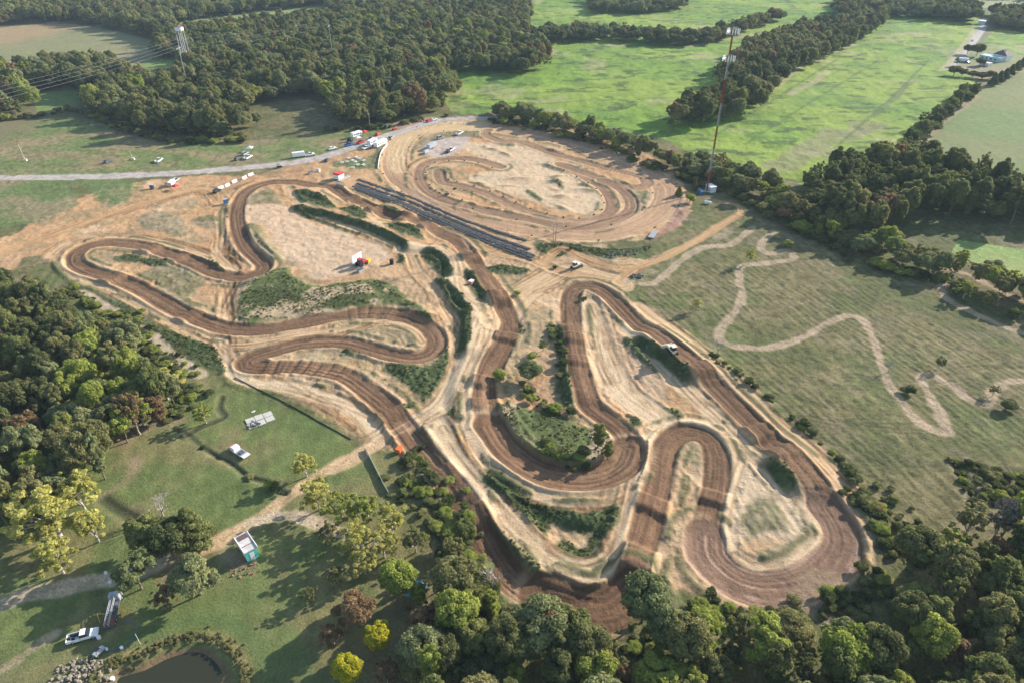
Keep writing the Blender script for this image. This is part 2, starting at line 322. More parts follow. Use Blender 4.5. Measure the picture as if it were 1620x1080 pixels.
# infield of the oval: pale; sand pan on the left
def tint(poly, col, k, soft=2.0, reach=6, nz=3.0):
    m = ss(poly_field(poly, reach)+(N_mid-.5)*nz, -soft/2, soft)*k
    return lerp(RGB, col*(1+(N_vf-.5)*.25+(N_fine-.5)*.25)[..., None], m)
RGB = tint(zc([(110,330),(360,310),(470,380),(560,430),(850,530),(1050,600),(1080,700),(850,780),(600,830),(480,740),(380,660),(300,540),(220,450),(110,430)]), C(.52,.37,.25), .75)
RGB = tint(Z(590,170,3.176,[(420,170),(560,180),(740,190),(900,250),(940,310),(1100,400),(1170,490),(1100,540),(950,530),(780,470),(620,420),(470,350),(640,300),(500,240)]), C(.52,.40,.27), .65)
RGB = tint(zd([(1120,330),(1200,350),(1300,470),(1500,700),(1560,860),(1480,930),(1300,860),(1200,780),(1160,600)]), C(.44,.30,.20), .6)
RGB = tint(zf([(250,0),(330,20),(480,170),(640,300),(650,380),(560,400),(300,430),(330,540),(200,500),(150,420),(190,200)]), C(.53,.40,.27), .75)
RGB = tint([(1060,300),(1090,320),(1080,350),(1040,378),(1020,380),(1060,350)], C(.27,.15,.115), .85)
RGB = tint([(610,205),(640,190),(690,186),(700,192),(650,202)], C(.34,.20,.15), .8)
RGB = tint([(662,240),(690,222),(735,212),(745,220),(720,245),(690,250)], C(.40,.35,.33), .7)
RGB = tint(zd([(350,900),(420,860),(560,880),(560,960),(440,1000),(370,990)]), C(.22,.16,.125), .75)

# grass patches and mounds
VEG = np.zeros((NY, NX), np.float32)
for poly, h, kind in PATCH:
    f = poly_field(poly, 7)
    m = ss(f+(N_fine-.5)*4.2+(N_mid-.5)*2.5, -.7, 1.1)
    if kind == 3: c = lerp(C(.085,.11,.036)*np.ones_like(RGB), GR_DARK, ss(N_mid, .42, .6)); c = lerp(c, C(.36,.27,.17), ss(fbm(GX, GY, 11, 4, 81), .58, .66)); k = .95
    elif kind == 0: c = lerp(GR_DARK*np.ones_like(RGB), C(.09,.105,.045), ss(N_fine, .4, .7)); k = 1.0
    elif kind == 1:
        c = lerp(C(.13,.125,.06)*np.ones_like(RGB), C(.26,.205,.13), ss(N_mid*.5+N_fine*.5, .42, .62)); k = .85
    else: c = lerp(C(.11,.145,.05)*np.ones_like(RGB), C(.20,.165,.09), ss(N_patch, .42, .62)); k = 1.0
    c = c*(1+(N_vf-.5)*.6)[..., None]
    mm = m*k
    if kind == 2: mm = m*ss(N_patch*.6+N_fine*.4+f*.02, .38, .52)
    RGB = lerp(RGB, c, mm)
    HT += (h*.45 if kind == 0 else h)*ss(f, -1.2, 4.2)
    if kind == 0: HT += m*(N_vf-.4)*.5; VEG = np.maximum(VEG, ss(f, .2, 1.5))
    if kind != 0: VEG = np.maximum(VEG, (.25*(kind == 1)+.56*(kind == 3))*ss(f, .5, 2))
    if kind == 2: CLS[(mm > .5)] = 0

def fl(al, y, *a):
    q = al > 0; o = np.full(al.shape, .5, np.float32); o[q] = fbm(al[q], y[q], *a); return o
for li in (0, 1):
    pts, w, _ = LANES[li]; d, sg, al = line_field(smooth_line(GW(pts)), w/2+6)
    m = ss(d, w/2+.6, w/2+1.6)*ss(-d, -(w/2+5.2), -(w/2+3.6))*ss(N_mid*.6+N_fine*.4, .36, .46)
    RGB = lerp(RGB, lerp(GR_DARK*np.ones_like(RGB), C(.09,.11,.04), ss(N_fine, .45, .7))*(1+(N_vf-.5)*.6)[..., None], m*.95); VEG = np.maximum(VEG, m*.8)
def streaks(sg, al, seed, f1=1.0):
    q = al > 0; o = np.full(al.shape, .5, np.float32); o[q] = streaks_(sg[q], al[q], seed, f1); return o
def streaks_(sg, al, seed, f1=1.0):
    return (vnoise(sg*2.1*f1+40, al*.022+seed, seed)*.5+vnoise(sg*5.2*f1+9, al*.05, seed+5)*.3+vnoise(sg*1.0, al*.35, seed+9)*.2)

def wheel_marks(base, n, spread, seed, dark=.85):
    """pairs of wheel ruts running beside the lanes"""
    global RGB, HT
    r = random.Random(seed)
    for k in range(n*2):
        L = len(base); a = r.randrange(0, max(1, L-12)); m_ = r.randint(min(8, L), max(min(8, L), min(60, L))); seg = base[a:a+m_]
        if len(seg) < 6: continue
        t = np.gradient(seg, axis=0); t /= np.hypot(t[:, 0], t[:, 1])[:, None]+1e-6; nn = np.stack([-t[:, 1], t[:, 0]], 1)
        off = r.uniform(-spread, spread)+np.linspace(0, r.uniform(-6, 6), len(seg)); W = seg+nn*off[:, None]
        d, sg, al = line_field(W[::2], 2.2)
        q = d < 2.2
        if not q.any(): continue
        m = np.exp(-((np.abs(sg[q])-.85)/.34)**2)*ss(fbm(al[q], al[q]*0, 5, 2, k), .25, .5)*dm[q]
        RGB[q] = lerp(RGB[q], RGB[q]*C(.55,.48,.43), m*dark); HT[q] -= m*.07
# service lanes
for i, (pts, w, tone) in enumerate(LANES):
    d, sg, al = line_field(smooth_line(GW(pts)), w+4)
    st = streaks(sg, al, 60+i)
    m = ss(w/2+(N_mid-.5)*2.2+(N_fine-.5)*1.0-d, -.6, .8)
    base = [C(.58,.43,.275), C(.51,.35,.205), C(.46,.285,.145)][tone]
    c = lerp(base*np.ones_like(RGB), base*C(.66,.58,.50), ss(st, .45, .7)*.7)
    c = c*(1+(N_vf-.5)*.2)[..., None]
    RGB = lerp(RGB, c, m*.92); CLS[(m > .5)] = 1; VEG = VEG*(1-m)
    wheel_marks(smooth_line(GW(pts)), 5, w*.9, 900+i)
    HT = HT+(BASE-HT)*.85*m+m*(-.05-(st-.5)*.14)
    HT += .22*np.exp(-((d-w/2-.9)/.7)**2)*fl(al, sg*0, 14, 2, i)*1.6

def race(W, w, seed, closed, cols, berm=.75, deep=.35, base_mix=1.0, ragged=1.0):
    global RGB, HT
    d, sg, al = line_field(W, w+5, closed)
    st = streaks(sg, al, seed)
    e = w/2+(fl(al, sg*0+seed, 9, 2, seed)-.5)*1.6*ragged
    m = ss(e-d, -.35, .55)*base_mix
    # spill of lighter soil beyond the edge
    sp = np.exp(-((d-e-1.2)/1.3)**2)
    RGB = lerp(RGB, C(.49,.34,.21)*(1+(N_vf-.5)*.4)[..., None], sp*.40*ss(fbm(GX, GY, 8, 3, seed+77), .42, .62)*(d > e))
    fr = np.exp(-((d-e-3.0)/1.1)**2)*ss(fbm(GX, GY, 13, 3, seed+2)+.5*(N_fine-.5), .50, .62)*(d > e)
    RGB = lerp(RGB, C(.10,.10,.045)*(1+(N_vf-.5)*.6)[..., None], fr*.85); HT += fr*.35
    c = lerp(cols[0]*np.ones_like(RGB), cols[1], ss(st, .38, .62))
    c *= (.74+.5*fl(al, sg*.5, 34, 3, seed+19))[..., None]
    c = lerp(c, cols[2], ss(streaks(sg, al, seed+31, .7), .55, .72)*.8*ss(fl(al, sg, 25, 2, seed+3), .3, .6))
    c = c*(1+(N_vf-.5)*.22)[..., None]
    RGB = lerp(RGB, c, m)
    CLS[m > .5] = 2
    prof = m*(-deep-(st-.5)*.42)
    HT = HT+(BASE-HT)*.9*m+prof+m*(N_vf-.5)*.14
    HT += berm*np.exp(-((d-w/2-.7)/.85)**2)*np.clip(2.4*fl(al, sg*0, 22, 2, seed+8)-.55+.35*np.sign(sg)*np.sin(al/37), 0, 1.4)
    return d, sg, al, m

OV = smooth_line(GW(OVAL), True, 2)
race(OV, 13.0, 301, True, (C(.42,.262,.155), C(.36,.22,.13), C(.48,.33,.20)), berm=.12, deep=.12)
RGB = tint(Z(590,170,3.176,[(70,300),(80,190),(170,115),(350,75),(560,80),(560,120),(380,125),(250,150),(170,220),(160,330),(100,330)]), C(.50,.36,.20), .75)
for i, pts in enumerate(INNER):
    race(smooth_line(GW(pts)), 6.0, 320+i*7, False, (C(.27,.165,.10), C(.205,.122,.075), C(.37,.245,.15)), berm=.26, deep=.2)
TR = smooth_line(GW(TRACK), True, 1.6)
tw = TRACKW
dT, sgT, alT, mT = race(TR, tw, 401, True, (BROWN, BROWN_D, BROWN_L), berm=.48, deep=.25)
# the sweeping bottom right turn is wider
WIDE = smooth_line(GW([(1114,845),(1118,880),(1150,912),(1190,930),(1235,932),(1280,920),(1318,890),(1332,860),(1326,832),(1305,800)]), False, 2)
race(WIDE, 8.6, 433, False, (C(.21,.125,.085), C(.15,.09,.06), C(.33,.22,.16)), berm=.2, deep=.25)
WIDE2 = smooth_line(GW([(860,945),(920,965),(965,968),(1000,940)]), False, 2)
race(WIDE2, 10.0, 437, False, (BROWN, BROWN_D, BROWN_L), berm=.3, deep=.2)
BIG = smooth_line(GW([(775,675),(800,712),(845,745),(900,758),(950,754),(985,735),(992,712)]), False, 2)
race(BIG, 9.5, 439, False, (BROWN, BROWN_D, BROWN_L), berm=.5, deep=.3)

# jumps and rollers across the track: (pixel, half length m, height m)
JUMPS = [(775,478,3.4,2.4),(800,535,2.5,1.2),(770,610,2.5,1.3),(768,640,2.2,1.1),(745,412,3,1.6),(757,826,3.0,2.0),(1012,893,3.6,2.6),
 (700,757,2.5,1.1),(905,540,2.5,1.0),(912,575,2.2,1.0),(1205,688,2.6,1.2),(1110,592,2.6,1.4),(1030,800,2.4,1.2),(1128,790,2,.9),
 (640,350,2.6,1.5),(600,333,2.6,1.5),(676,362,2.4,1.5),(560,314,2.4,1.4),(240,393,2.4,1.1),(283,407,2.2,1.0),(180,441,2.6,1.2),(300,500,2.4,.9),(620,656,2.3,1.1),(1240,722,2.3,.9)]
JUMPS += [(425+i*17, 581+max(0, i-3)*2.2, 1.1, .32) for i in range(8)]
JUMPS += [(560+i*16, 497, 1.1, .2) for i in range(5)]
for jx, jy, L, h in JUMPS:
    x, y = G(jx, jy); k = int(np.argmin(np.hypot(TR[:, 0]-x, TR[:, 1]-y)))
    c0 = TR[k]; t = TR[(k+2) % len(TR)]-TR[k-2]; t /= np.hypot(*t)
    X = GX-c0[0]; Y = GY-c0[1]; s = X*t[0]+Y*t[1]; n = -X*t[1]+Y*t[0]
    prof = ss(1-np.abs(s)/(L*1.6), 0, .62)
    HT += h*prof*ss(tw/2+1.2-np.abs(n), 0, 1.6)

# weedy faces of the embankments, with their shade painted into the dark green
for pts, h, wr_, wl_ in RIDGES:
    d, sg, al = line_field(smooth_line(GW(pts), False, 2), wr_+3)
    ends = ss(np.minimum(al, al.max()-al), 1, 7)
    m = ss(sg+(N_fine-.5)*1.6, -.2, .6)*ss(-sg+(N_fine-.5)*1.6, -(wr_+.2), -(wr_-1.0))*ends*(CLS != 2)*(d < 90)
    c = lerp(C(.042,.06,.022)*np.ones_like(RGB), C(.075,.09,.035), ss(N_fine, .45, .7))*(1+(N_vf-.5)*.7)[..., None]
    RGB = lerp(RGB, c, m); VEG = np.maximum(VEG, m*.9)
# low heaps and darker soil in the infield of the oval
for k in range(26):
    ix, iy = rnd.uniform(520, 1130), rnd.uniform(190, 520); x, y = G(590+ix/3.176, 170+iy/3.176); a = rnd.uniform(-.9, .2); L_ = rnd.uniform(2, 7); W_ = rnd.uniform(1, 2.2)
    X = GX-x; Y = GY-y; s_ = (X*math.cos(a)+Y*math.sin(a))/L_; n_ = (-X*math.sin(a)+Y*math.cos(a))/W_; g = np.exp(-(s_*s_+n_*n_))*(CLS != 2)
    HT += g*rnd.uniform(.3, 1.1); RGB = lerp(RGB, rnd.choice([C(.28,.17,.10), C(.34,.22,.13), C(.13,.125,.06)])*(1+(N_vf-.5)*.5)[..., None], ss(g+(N_fine-.5)*.5, .3, .7)*.7)
# sandy crossings dragged over the racing line
for pts, w in (([(585,708),(610,690),(640,672),(672,655)],4.5), ([(925,462),(950,478),(968,500)],3.0), ([(745,395),(730,372),(718,352)],3.5)):
    d, sg, al = line_field(smooth_line(GW(pts)), w+2); m = ss(w/2-d+(N_fine-.5)*2.4, -.6, .8)*ss(streaks(sg, al, 71), .3, .6)
    RGB = lerp(RGB, C(.40,.265,.165)*(1+(N_vf-.5)*.3)[..., None], m*.7)
# gravel road and outer paths
def road(pts, w, col, cls, k=1.0, flat=.9):
    global RGB, HT
    d, sg, al = line_field(smooth_line(GW(pts)), w+3)
    m = ss(w/2*(.72+.56*fbm(GX, GY, 7, 2, int(w*10)))+(N_mid-.5)*1.2+(N_fine-.5)*1.3-d, -.4, .6)*k*(.75+.5*ss(N_fine, .3, .6)*.5)
    rut = np.exp(-((np.abs(sg)-w*.22)/(w*.10))**2)
    c = (col*np.ones_like(RGB))*(1+.14*rut+(N_vf-.5)*.3+(N_fine-.5)*.3)[..., None]
    RGB = lerp(RGB, c, m); CLS[m > .5] = cls
    HT = HT*(1-flat*m)
road(GRAVEL, 8.2, ROADC, 3)
PC = [C(.40,.31,.215), C(.43,.29,.17), C(.34,.25,.17)]
for pts, w, ci in PATHS[:9]+PATHS[10:]: road(pts, w, PC[ci], 4, .92 if ci != 2 else .85, .3)

# ditches on the lawn, pond basin
for pts, w, dep in (([(275,678),(300,690),(332,716),(362,732),(392,755),(425,765),(452,782)],.7,.55),
                    ([(350,628),(347,645),(354,660),(318,676),(288,692)],.9,.6),
                    ([(165,790),(185,805),(210,818)],1.5,.5),
                    ([(1510,735),(1535,775),(1540,800)],1.2,.6)):
    d, sg, al = line_field(smooth_line(GW(pts), False, 1), 5)
    HT -= dep*np.exp(-(d/w)**2)*ss(N_mid+.3, .4, .8); RGB = lerp(RGB, C(.05,.05,.028), ss(w*.9-d+(N_fine-.5)*1.2, -.3, .5)*.85)
    RGB = lerp(RGB, C(.24,.19,.11), np.exp(-((d-w-.6)/.4)**2)*.35)
POND = Z(0,720,3,[(470,1120),(500,1060),(560,1010),(680,985),(780,940),(880,912),(960,912),(1040,960),(1090,1030),(1110,1120),(1100,1300),(480,1300)])
fp = poly_field(POND, 9)
HT = HT*(1-ss(fp, -4, 0))-1.9*ss(fp, -1.6, 2.0)
RGB = lerp(RGB, C(.17,.105,.06), ss(fp+(N_fine-.5), -.6, .1)); 
ring = np.exp(-((fp+2.4)/1.3)**2)
RGB = lerp(RGB, C(.30,.22,.10), ring*ss(N_fine, .3, .6)*.8)
RGB = lerp(RGB, C(.085,.125,.04), np.exp(-((fp+6)/1.7)**2)*.7)
RGB = tint([(255,905),(290,885),(300,905),(260,925)], C(.30,.18,.11), .7)
RGB = tint([(190,760),(205,720),(230,720),(215,760),(150,790)], C(.27,.20,.12), .8)
RGB = tint([(345,880),(372,868),(405,885),(400,900),(360,905)], C(.27,.20,.15), .6)
RGB = tint([(180,690),(240,655),(285,650),(300,670),(230,690),(195,720)], C(.27,.19,.12), .6)
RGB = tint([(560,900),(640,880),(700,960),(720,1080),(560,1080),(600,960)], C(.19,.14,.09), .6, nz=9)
RGB = tint([(1330,1010),(1250,940),(1340,890),(1400,900),(1370,960)], C(.26,.19,.12), .6, nz=9)
# crumbs of pale limestone and bare spots
spk = ss(fbm(GX, GY, .9, 2, 91), .74, .84)*dm*(CLS != 2)
RGB = lerp(RGB, C(.60,.50,.38), spk*.2)
RGB = np.clip(RGB, .012, .75)

VEG *= (CLS != 2)
def samp(A, x, y):
    fx = np.clip((x-RX0)/RS, 0, NX-1.001); fy = np.clip((y-RY0)/RS, 0, NY-1.001)
    i = fx.astype(int); j = fy.astype(int); u = fx-i; v = fy-j
    if A.ndim == 3: u = u[..., None]; v = v[..., None]
    return (A[j, i]*(1-u)+A[j, i+1]*u)*(1-v)+(A[j+1, i]*(1-u)+A[j+1, i+1]*u)*v
def edge_w(x, y):
    return ss(np.minimum(np.minimum(x-RX0, RX1-x), np.minimum(y-RY0, RY1-y)), 0, 25)
def far_h(x, y):
    return (fbm(x, y, 260, 3, 21)-.5)*7*ss(y, 430, 700)
def gz(x, y):
    x = np.atleast_1d(np.float32(x)); y = np.atleast_1d(np.float32(y)); w = edge_w(x, y)
    return float((samp(HT, x, y)*w+far_h(x, y))[0])

# ------------------------------------------------------------------ ground sheet, one lattice cut into named pieces
dep = lambda y: y*CP+H*SP
ys = [50.0]
while ys[-1] < 1150: ys.append(ys[-1]+min(5.5, .74*(ys[-1]**2+H*H)/(H*683)))
ys = np.array([-900, -500, -250, -120, -40, 0, 15, 26, 34, 40, 45, 48]+ys+list(1150+np.cumsum(np.geomspace(8, 900, 34))))
tt = np.linspace(-1.14, 1.14, 1400); ex = 1.14+np.cumsum(np.geomspace(.004, 3.0, 34))
tt = np.concatenate([-ex[::-1], tt, ex])
half = .75*dep(np.maximum(ys, 40))
VX = (tt[None, :]*half[:, None]).astype(np.float32); VY = np.repeat(ys[:, None], len(tt), 1).astype(np.float32)
wr = edge_w(VX, VY)
VZ = samp(HT, VX, VY)*wr + far_h(VX, VY)
nearc = samp(RGB, VX, VY)
# far fields
nb = fbm(VX, VY, 70, 4, 51); nf = fbm(VX, VY, 14, 4, 52); nv = fbm(VX, VY*.6, 5, 3, 53)
far = lerp(C(.10,.115,.045)*np.ones(VX.shape+(3,), np.float32), C(.16,.14,.07), ss(nb, .4, .65))
def zone(poly, soft=0):
    W = GW(poly); m = inside(VX, VY, W).astype(np.float32)
    return m
crop = lerp(C(.145,.235,.030)*np.ones_like(far), C(.108,.185,.034), ss(nf, .38, .62))
crop = lerp(crop, C(.21,.268,.045), ss(nb, .45, .68)*.75)
crop = lerp(crop, C(.05,.085,.025), ss(fbm(VX, VY*2.5, 13, 4, 57), .60, .68)*.8)
crop = lerp(crop, C(.27,.25,.12), ss(fbm(VX, VY, 33, 4, 58), .66, .76)*.6)
crop *= (1+.45*(nv-.5)+.0*VX)[..., None]
CROPS = [[(690,118),(820,75),(835,-30),(1560,-30),(1550,45),(1500,105),(1545,128),(1500,175),(1455,220),(1400,285),(1300,300),(1200,275),(1100,250),(1060,225),(970,205),(880,190),(790,175),(755,182),(715,180),(700,150)],
         [(1575,45),(1640,45),(1640,90),(1545,78)]]
CM = np.zeros(VX.shape, np.float32)
for p in CROPS: CM = np.maximum(CM, zone(p))
far = lerp(far, crop, CM)
for poly, c1, c2 in (([(1545,150),(1580,125),(1640,112),(1800,110),(1800,330),(1640,275),(1520,262),(1450,238),(1480,205)], C(.125,.175,.06), C(.155,.175,.07)),
                     ([(1515,380),(1640,398),(1700,440),(1620,448),(1505,400)], C(.19,.26,.08), C(.22,.26,.09)),
                     ([(-60,52),(40,38),(120,37),(190,50),(245,66),(260,80),(215,112),(100,112),(0,120),(-60,122)], C(.19,.185,.09), C(.28,.20,.11)),
                     ([(185,112),(235,97),(285,93),(290,118),(215,138)], C(.16,.22,.07), C(.16,.21,.07)),
                     ([(50,150),(110,138),(140,152),(125,178),(60,182)], C(.15,.21,.07), C(.16,.21,.07)),
                     ([(262,36),(350,22),(515,6),(520,32),(420,44),(300,58)], C(.18,.23,.08), C(.20,.23,.09)),
                     ([(392,168),(490,158),(530,172),(515,212),(420,222)], C(.24,.19,.10), C(.30,.21,.12)),
                     ([(1500,78),(1545,75),(1640,92),(1640,112),(1560,128),(1498,108)], C(.17,.19,.08), C(.22,.19,.11)),
                     ([(1300,-20),(1500,-20),(1640,-5),(1640,12),(1500,8),(1400,2)], C(.16,.21,.08), C(.22,.22,.11))):
    far = lerp(far, lerp(c1*np.ones_like(far), c2, ss(nb, .42, .6))*(1+.25*(nv-.5))[..., None], zone(poly))
def seg_d(pts):
    W = GW(pts); d = np.full(VX.shape, 999., np.float32)
    for a, b in zip(W[:-1], W[1:]):
        L = np.hypot(*(b-a)); t = np.clip(((VX-a[0])*(b[0]-a[0])+(VY-a[1])*(b[1]-a[1]))/L**2, 0, 1)
        d = np.minimum(d, np.hypot(VX-a[0]-t*(b[0]-a[0]), VY-a[1]-t*(b[1]-a[1])))
    return d
lane = seg_d([(1502,108),(1520,90),(1540,66),(1558,38)]); edge = seg_d([(1490,112),(1510,92),(1534,60),(1545,42)])
far = lerp(far, C(.34,.31,.28), ss(3.6-lane, -1, 1)); far = lerp(far, C(.30,.27,.15), ss(2.6-edge, -1, 1)*.8)
for pts, ww, cc in (([(1250,150),(1290,128),(1310,112)], 3, C(.30,.26,.14)), ([(1380,185),(1410,160),(1440,130)], 2.2, C(.09,.11,.05)),
                    ([(1230,265),(1300,225),(1370,200)], 9, C(.19,.18,.09)), ([(1440,240),(1490,195),(1545,152)], 2.5, C(.25,.19,.12)),
                    ([(1130,215),(1220,160),(1330,90)], 1.0, C(.07,.12,.03)), ([(1180,228),(1270,170),(1390,95)], 1.0, C(.07,.12,.03)), ([(1320,235),(1400,165),(1470,95)], 1.0, C(.07,.12,.03)), ([(740,150),(880,130),(1040,120)], 1.0, C(.07,.12,.03)), ([(800,170),(920,160),(1080,155)], 1.2, C(.08,.13,.03)), ([(1080,75),(1140,62),(1200,52)], 3, C(.30,.25,.15)), ([(1210,150),(1270,100),(1350,70)], 3, C(.30,.27,.14))):
    far = lerp(far, cc*(1+.5*(nv-.5))[..., None], ss(ww-seg_d(pts)+(nf-.5)*ww*1.5, -1, 1)*.7)
VZ += CM*((nf-.5)*1.2+(nv-.5)*.7)
fo = ss(VY, 405, 440)
# left of the raster the fields simply run on
isfar = np.maximum(1-wr, CM)
isfar = np.maximum(isfar, zone([(1515,380),(1640,398),(1700,440),(1620,448),(1505,400)]))
isfar = np.maximum(isfar, zone([(1545,150),(1580,125),(1640,112),(1800,110),(1800,330),(1640,275),(1520,262),(1450,238),(1480,205)]))
col = lerp(nearc, far, isfar)
gr = seg_d([(-900,295),(-420,288),(0,282)]); col = lerp(col, ROADC, ss(4-gr, -1, 1)*(VX < -250))
col = np.clip(col, .012, .75)
NR, NC = VX.shape
cls_v = samp(CLS.astype(np.float32)*0, VX, VY)
ci = np.clip(((VX-RX0)/RS).astype(int), 0, NX-1); cj = np.clip(((VY-RY0)/RS).astype(int), 0, NY-1)
cv = np.where(wr > .5, CLS[cj, ci], 0); cv = np.where((CM > .5), 5, cv)
fc = cv[:-1, :-1]
idx = np.arange(NR*NC).reshape(NR, NC)
quads = np.stack([idx[:-1, :-1], idx[:-1, 1:], idx[1:, 1:], idx[1:, :-1]], -1)

def mesh_np(name, co, faces, smooth=True):
    me = bpy.data.meshes.new(name); n = len(faces); k = faces.shape[1]
    me.vertices.add(len(co)); me.vertices.foreach_set('co', co.astype(np.float32).ravel())
    me.loops.add(n*k); me.loops.foreach_set('vertex_index', faces.astype(np.int32).ravel())
    me.polygons.add(n); me.polygons.foreach_set('loop_start', np.arange(0, n*k, k, dtype=np.int32))
    try: me.polygons.foreach_set('loop_total', np.full(n, k, np.int32))
    except Exception: pass
    me.polygons.foreach_set('use_smooth', np.full(n, smooth))
    me.update(calc_edges=True)
    return me

def mat_ground():
    m = bpy.data.materials.new('earth_and_grass'); m.use_nodes = True; nt = m.node_tree; N = nt.nodes; L = nt.links
    b = N['Principled BSDF']; b.inputs['Roughness'].default_value = .95; b.inputs['Specular IOR Level'].default_value = .15
    at = N.new('ShaderNodeAttribute'); at.attribute_name = 'soil'
    tc = N.new('ShaderNodeNewGeometry')
    n1 = N.new('ShaderNodeTexNoise'); n1.inputs['Scale'].default_value = 1.7; n1.inputs['Detail'].default_value = 7; n1.inputs['Roughness'].default_value = .7
    n2 = N.new('ShaderNodeTexNoise'); n2.inputs['Scale'].default_value = .35; n2.inputs['Detail'].default_value = 5
    for n in (n1, n2): L.new(tc.outputs['Position'], n.inputs['Vector'])
    r = N.new('ShaderNodeMapRange'); r.inputs['From Min'].default_value = .30; r.inputs['From Max'].default_value = .70; r.inputs['To Min'].default_value = .58; r.inputs['To Max'].default_value = 1.42
    L.new(n1.outputs['Fac'], r.inputs['Value'])
    r2 = N.new('ShaderNodeMapRange'); r2.inputs['From Min'].default_value = .3; r2.inputs['From Max'].default_value = .7; r2.inputs['To Min'].default_value = .86; r2.inputs['To Max'].default_value = 1.14
    L.new(n2.outputs['Fac'], r2.inputs['Value'])
    mu = N.new('ShaderNodeMath'); mu.operation = 'MULTIPLY'; L.new(r.outputs[0], mu.inputs[0]); L.new(r2.outputs[0], mu.inputs[1])
    am = N.new('ShaderNodeMix'); am.data_type = 'FLOAT'; am.inputs['A'].default_value = 1.0; L.new(at.outputs['Alpha'], am.inputs['Factor']); L.new(mu.outputs[0], am.inputs['B'])
    vm = N.new('ShaderNodeVectorMath'); vm.operation = 'SCALE'; L.new(at.outputs['Color'], vm.inputs[0]); L.new(am.outputs['Result'], vm.inputs['Scale'])
    L.new(vm.outputs[0], b.inputs['Base Color'])
    bp = N.new('ShaderNodeBump'); bp.inputs['Strength'].default_value = .55; bp.inputs['Distance'].default_value = .5
    L.new(n1.outputs['Fac'], bp.inputs['Height']); L.new(bp.outputs[0], b.inputs['Normal'])
    return m
M_GROUND = mat_ground()
CO = np.stack([VX, VY, VZ], -1).reshape(-1, 3); ruf = np.where((cv == 1) | (cv == 2), .42, 1.0)*(1-.25*(cv == 0)*(lm[cj, ci] > .5))
CC = np.concatenate([col, ruf[..., None].astype(np.float32)], -1).reshape(-1, 4)
for k, nm in enumerate(['meadow_ground', 'dirt_ground', 'race_track', 'gravel_road', 'footpath', 'crop_field']):
    q = quads[fc == k]
    if not len(q): continue
    used, inv = np.unique(q.ravel(), return_inverse=True)
    me = mesh_np(nm, CO[used], inv.reshape(-1, 4))
    a = me.color_attributes.new('soil', 'FLOAT_COLOR', 'POINT'); a.data.foreach_set('color', CC[used].astype(np.float32).ravel())
    me.materials.append(M_GROUND)
    o = bpy.data.objects.new(nm, me); COL.objects.link(o); o['kind'] = 'structure'
# ------------------------------------------------------------------ materials
def mat(name, col, rough=.7, metal=0.0, spec=.3, bump=0.0, var=.12, scale=3.0):
    m = bpy.data.materials.new(name); m.use_nodes = True; nt = m.node_tree; N = nt.nodes; L = nt.links
    b = N['Principled BSDF']; b.inputs['Roughness'].default_value = rough; b.inputs['Metallic'].default_value = metal
    b.inputs['Specular IOR Level'].default_value = spec
    tc = N.new('ShaderNodeTexCoord'); n = N.new('ShaderNodeTexNoise'); n.inputs['Scale'].default_value = scale; n.inputs['Detail'].default_value = 5
    L.new(tc.outputs['Object'], n.inputs['Vector'])
    r = N.new('ShaderNodeMapRange'); r.inputs['From Min'].default_value = .3; r.inputs['From Max'].default_value = .7
    r.inputs['To Min'].default_value = 1-var; r.inputs['To Max'].default_value = 1+var
    L.new(n.outputs['Fac'], r.inputs['Value'])
    c = N.new('ShaderNodeVectorMath'); c.operation = 'SCALE'; c.inputs[0].default_value = col; L.new(r.outputs[0], c.inputs['Scale'])
    L.new(c.outputs[0], b.inputs['Base Color'])
    if bump:
        bp = N.new('ShaderNodeBump'); bp.inputs['Strength'].default_value = bump; bp.inputs['Distance'].default_value = .05
        L.new(n.outputs['Fac'], bp.inputs['Height']); L.new(bp.outputs[0], b.inputs['Normal'])
    return m
def leafmat(name, c1, c2, trans=.5):
    m = bpy.data.materials.new(name); m.use_nodes = True; nt = m.node_tree; N = nt.nodes; L = nt.links
    N.clear(); out = N.new('ShaderNodeOutputMaterial')
    at = N.new('ShaderNodeAttribute'); at.attribute_name = 'tint'
    oi = N.new('ShaderNodeObjectInfo')
    mx = N.new('ShaderNodeMix'); mx.data_type = 'RGBA'; mx.inputs['A'].default_value = (*c1, 1); mx.inputs['B'].default_value = (*c2, 1)
    ad = N.new('ShaderNodeMath'); ad.operation = 'MULTIPLY_ADD'; ad.inputs[1].default_value = .75; ad.use_clamp = True
    sb = N.new('ShaderNodeMath'); sb.operation = 'MULTIPLY_ADD'; sb.inputs[1].default_value = .6; sb.inputs[2].default_value = -.18
    L.new(at.outputs['Fac'], sb.inputs[0]); L.new(oi.outputs['Random'], ad.inputs[0]); L.new(sb.outputs[0], ad.inputs[2]); L.new(ad.outputs[0], mx.inputs['Factor'])
    br = N.new('ShaderNodeMapRange'); br.inputs['To Min'].default_value = .62; br.inputs['To Max'].default_value = 1.35; L.new(at.outputs['Fac'], br.inputs['Value'])
    vm = N.new('ShaderNodeVectorMath'); vm.operation = 'SCALE'; L.new(mx.outputs['Result'], vm.inputs[0]); L.new(br.outputs[0], vm.inputs['Scale'])
    d = N.new('ShaderNodeBsdfDiffuse'); t = N.new('ShaderNodeBsdfTranslucent'); a = N.new('ShaderNodeMixShader'); a.inputs[0].default_value = trans
    L.new(vm.outputs[0], d.inputs['Color']); L.new(vm.outputs[0], t.inputs['Color'])
    L.new(d.outputs[0], a.inputs[1]); L.new(t.outputs[0], a.inputs[2]); L.new(a.outputs[0], out.inputs[0])
    return m
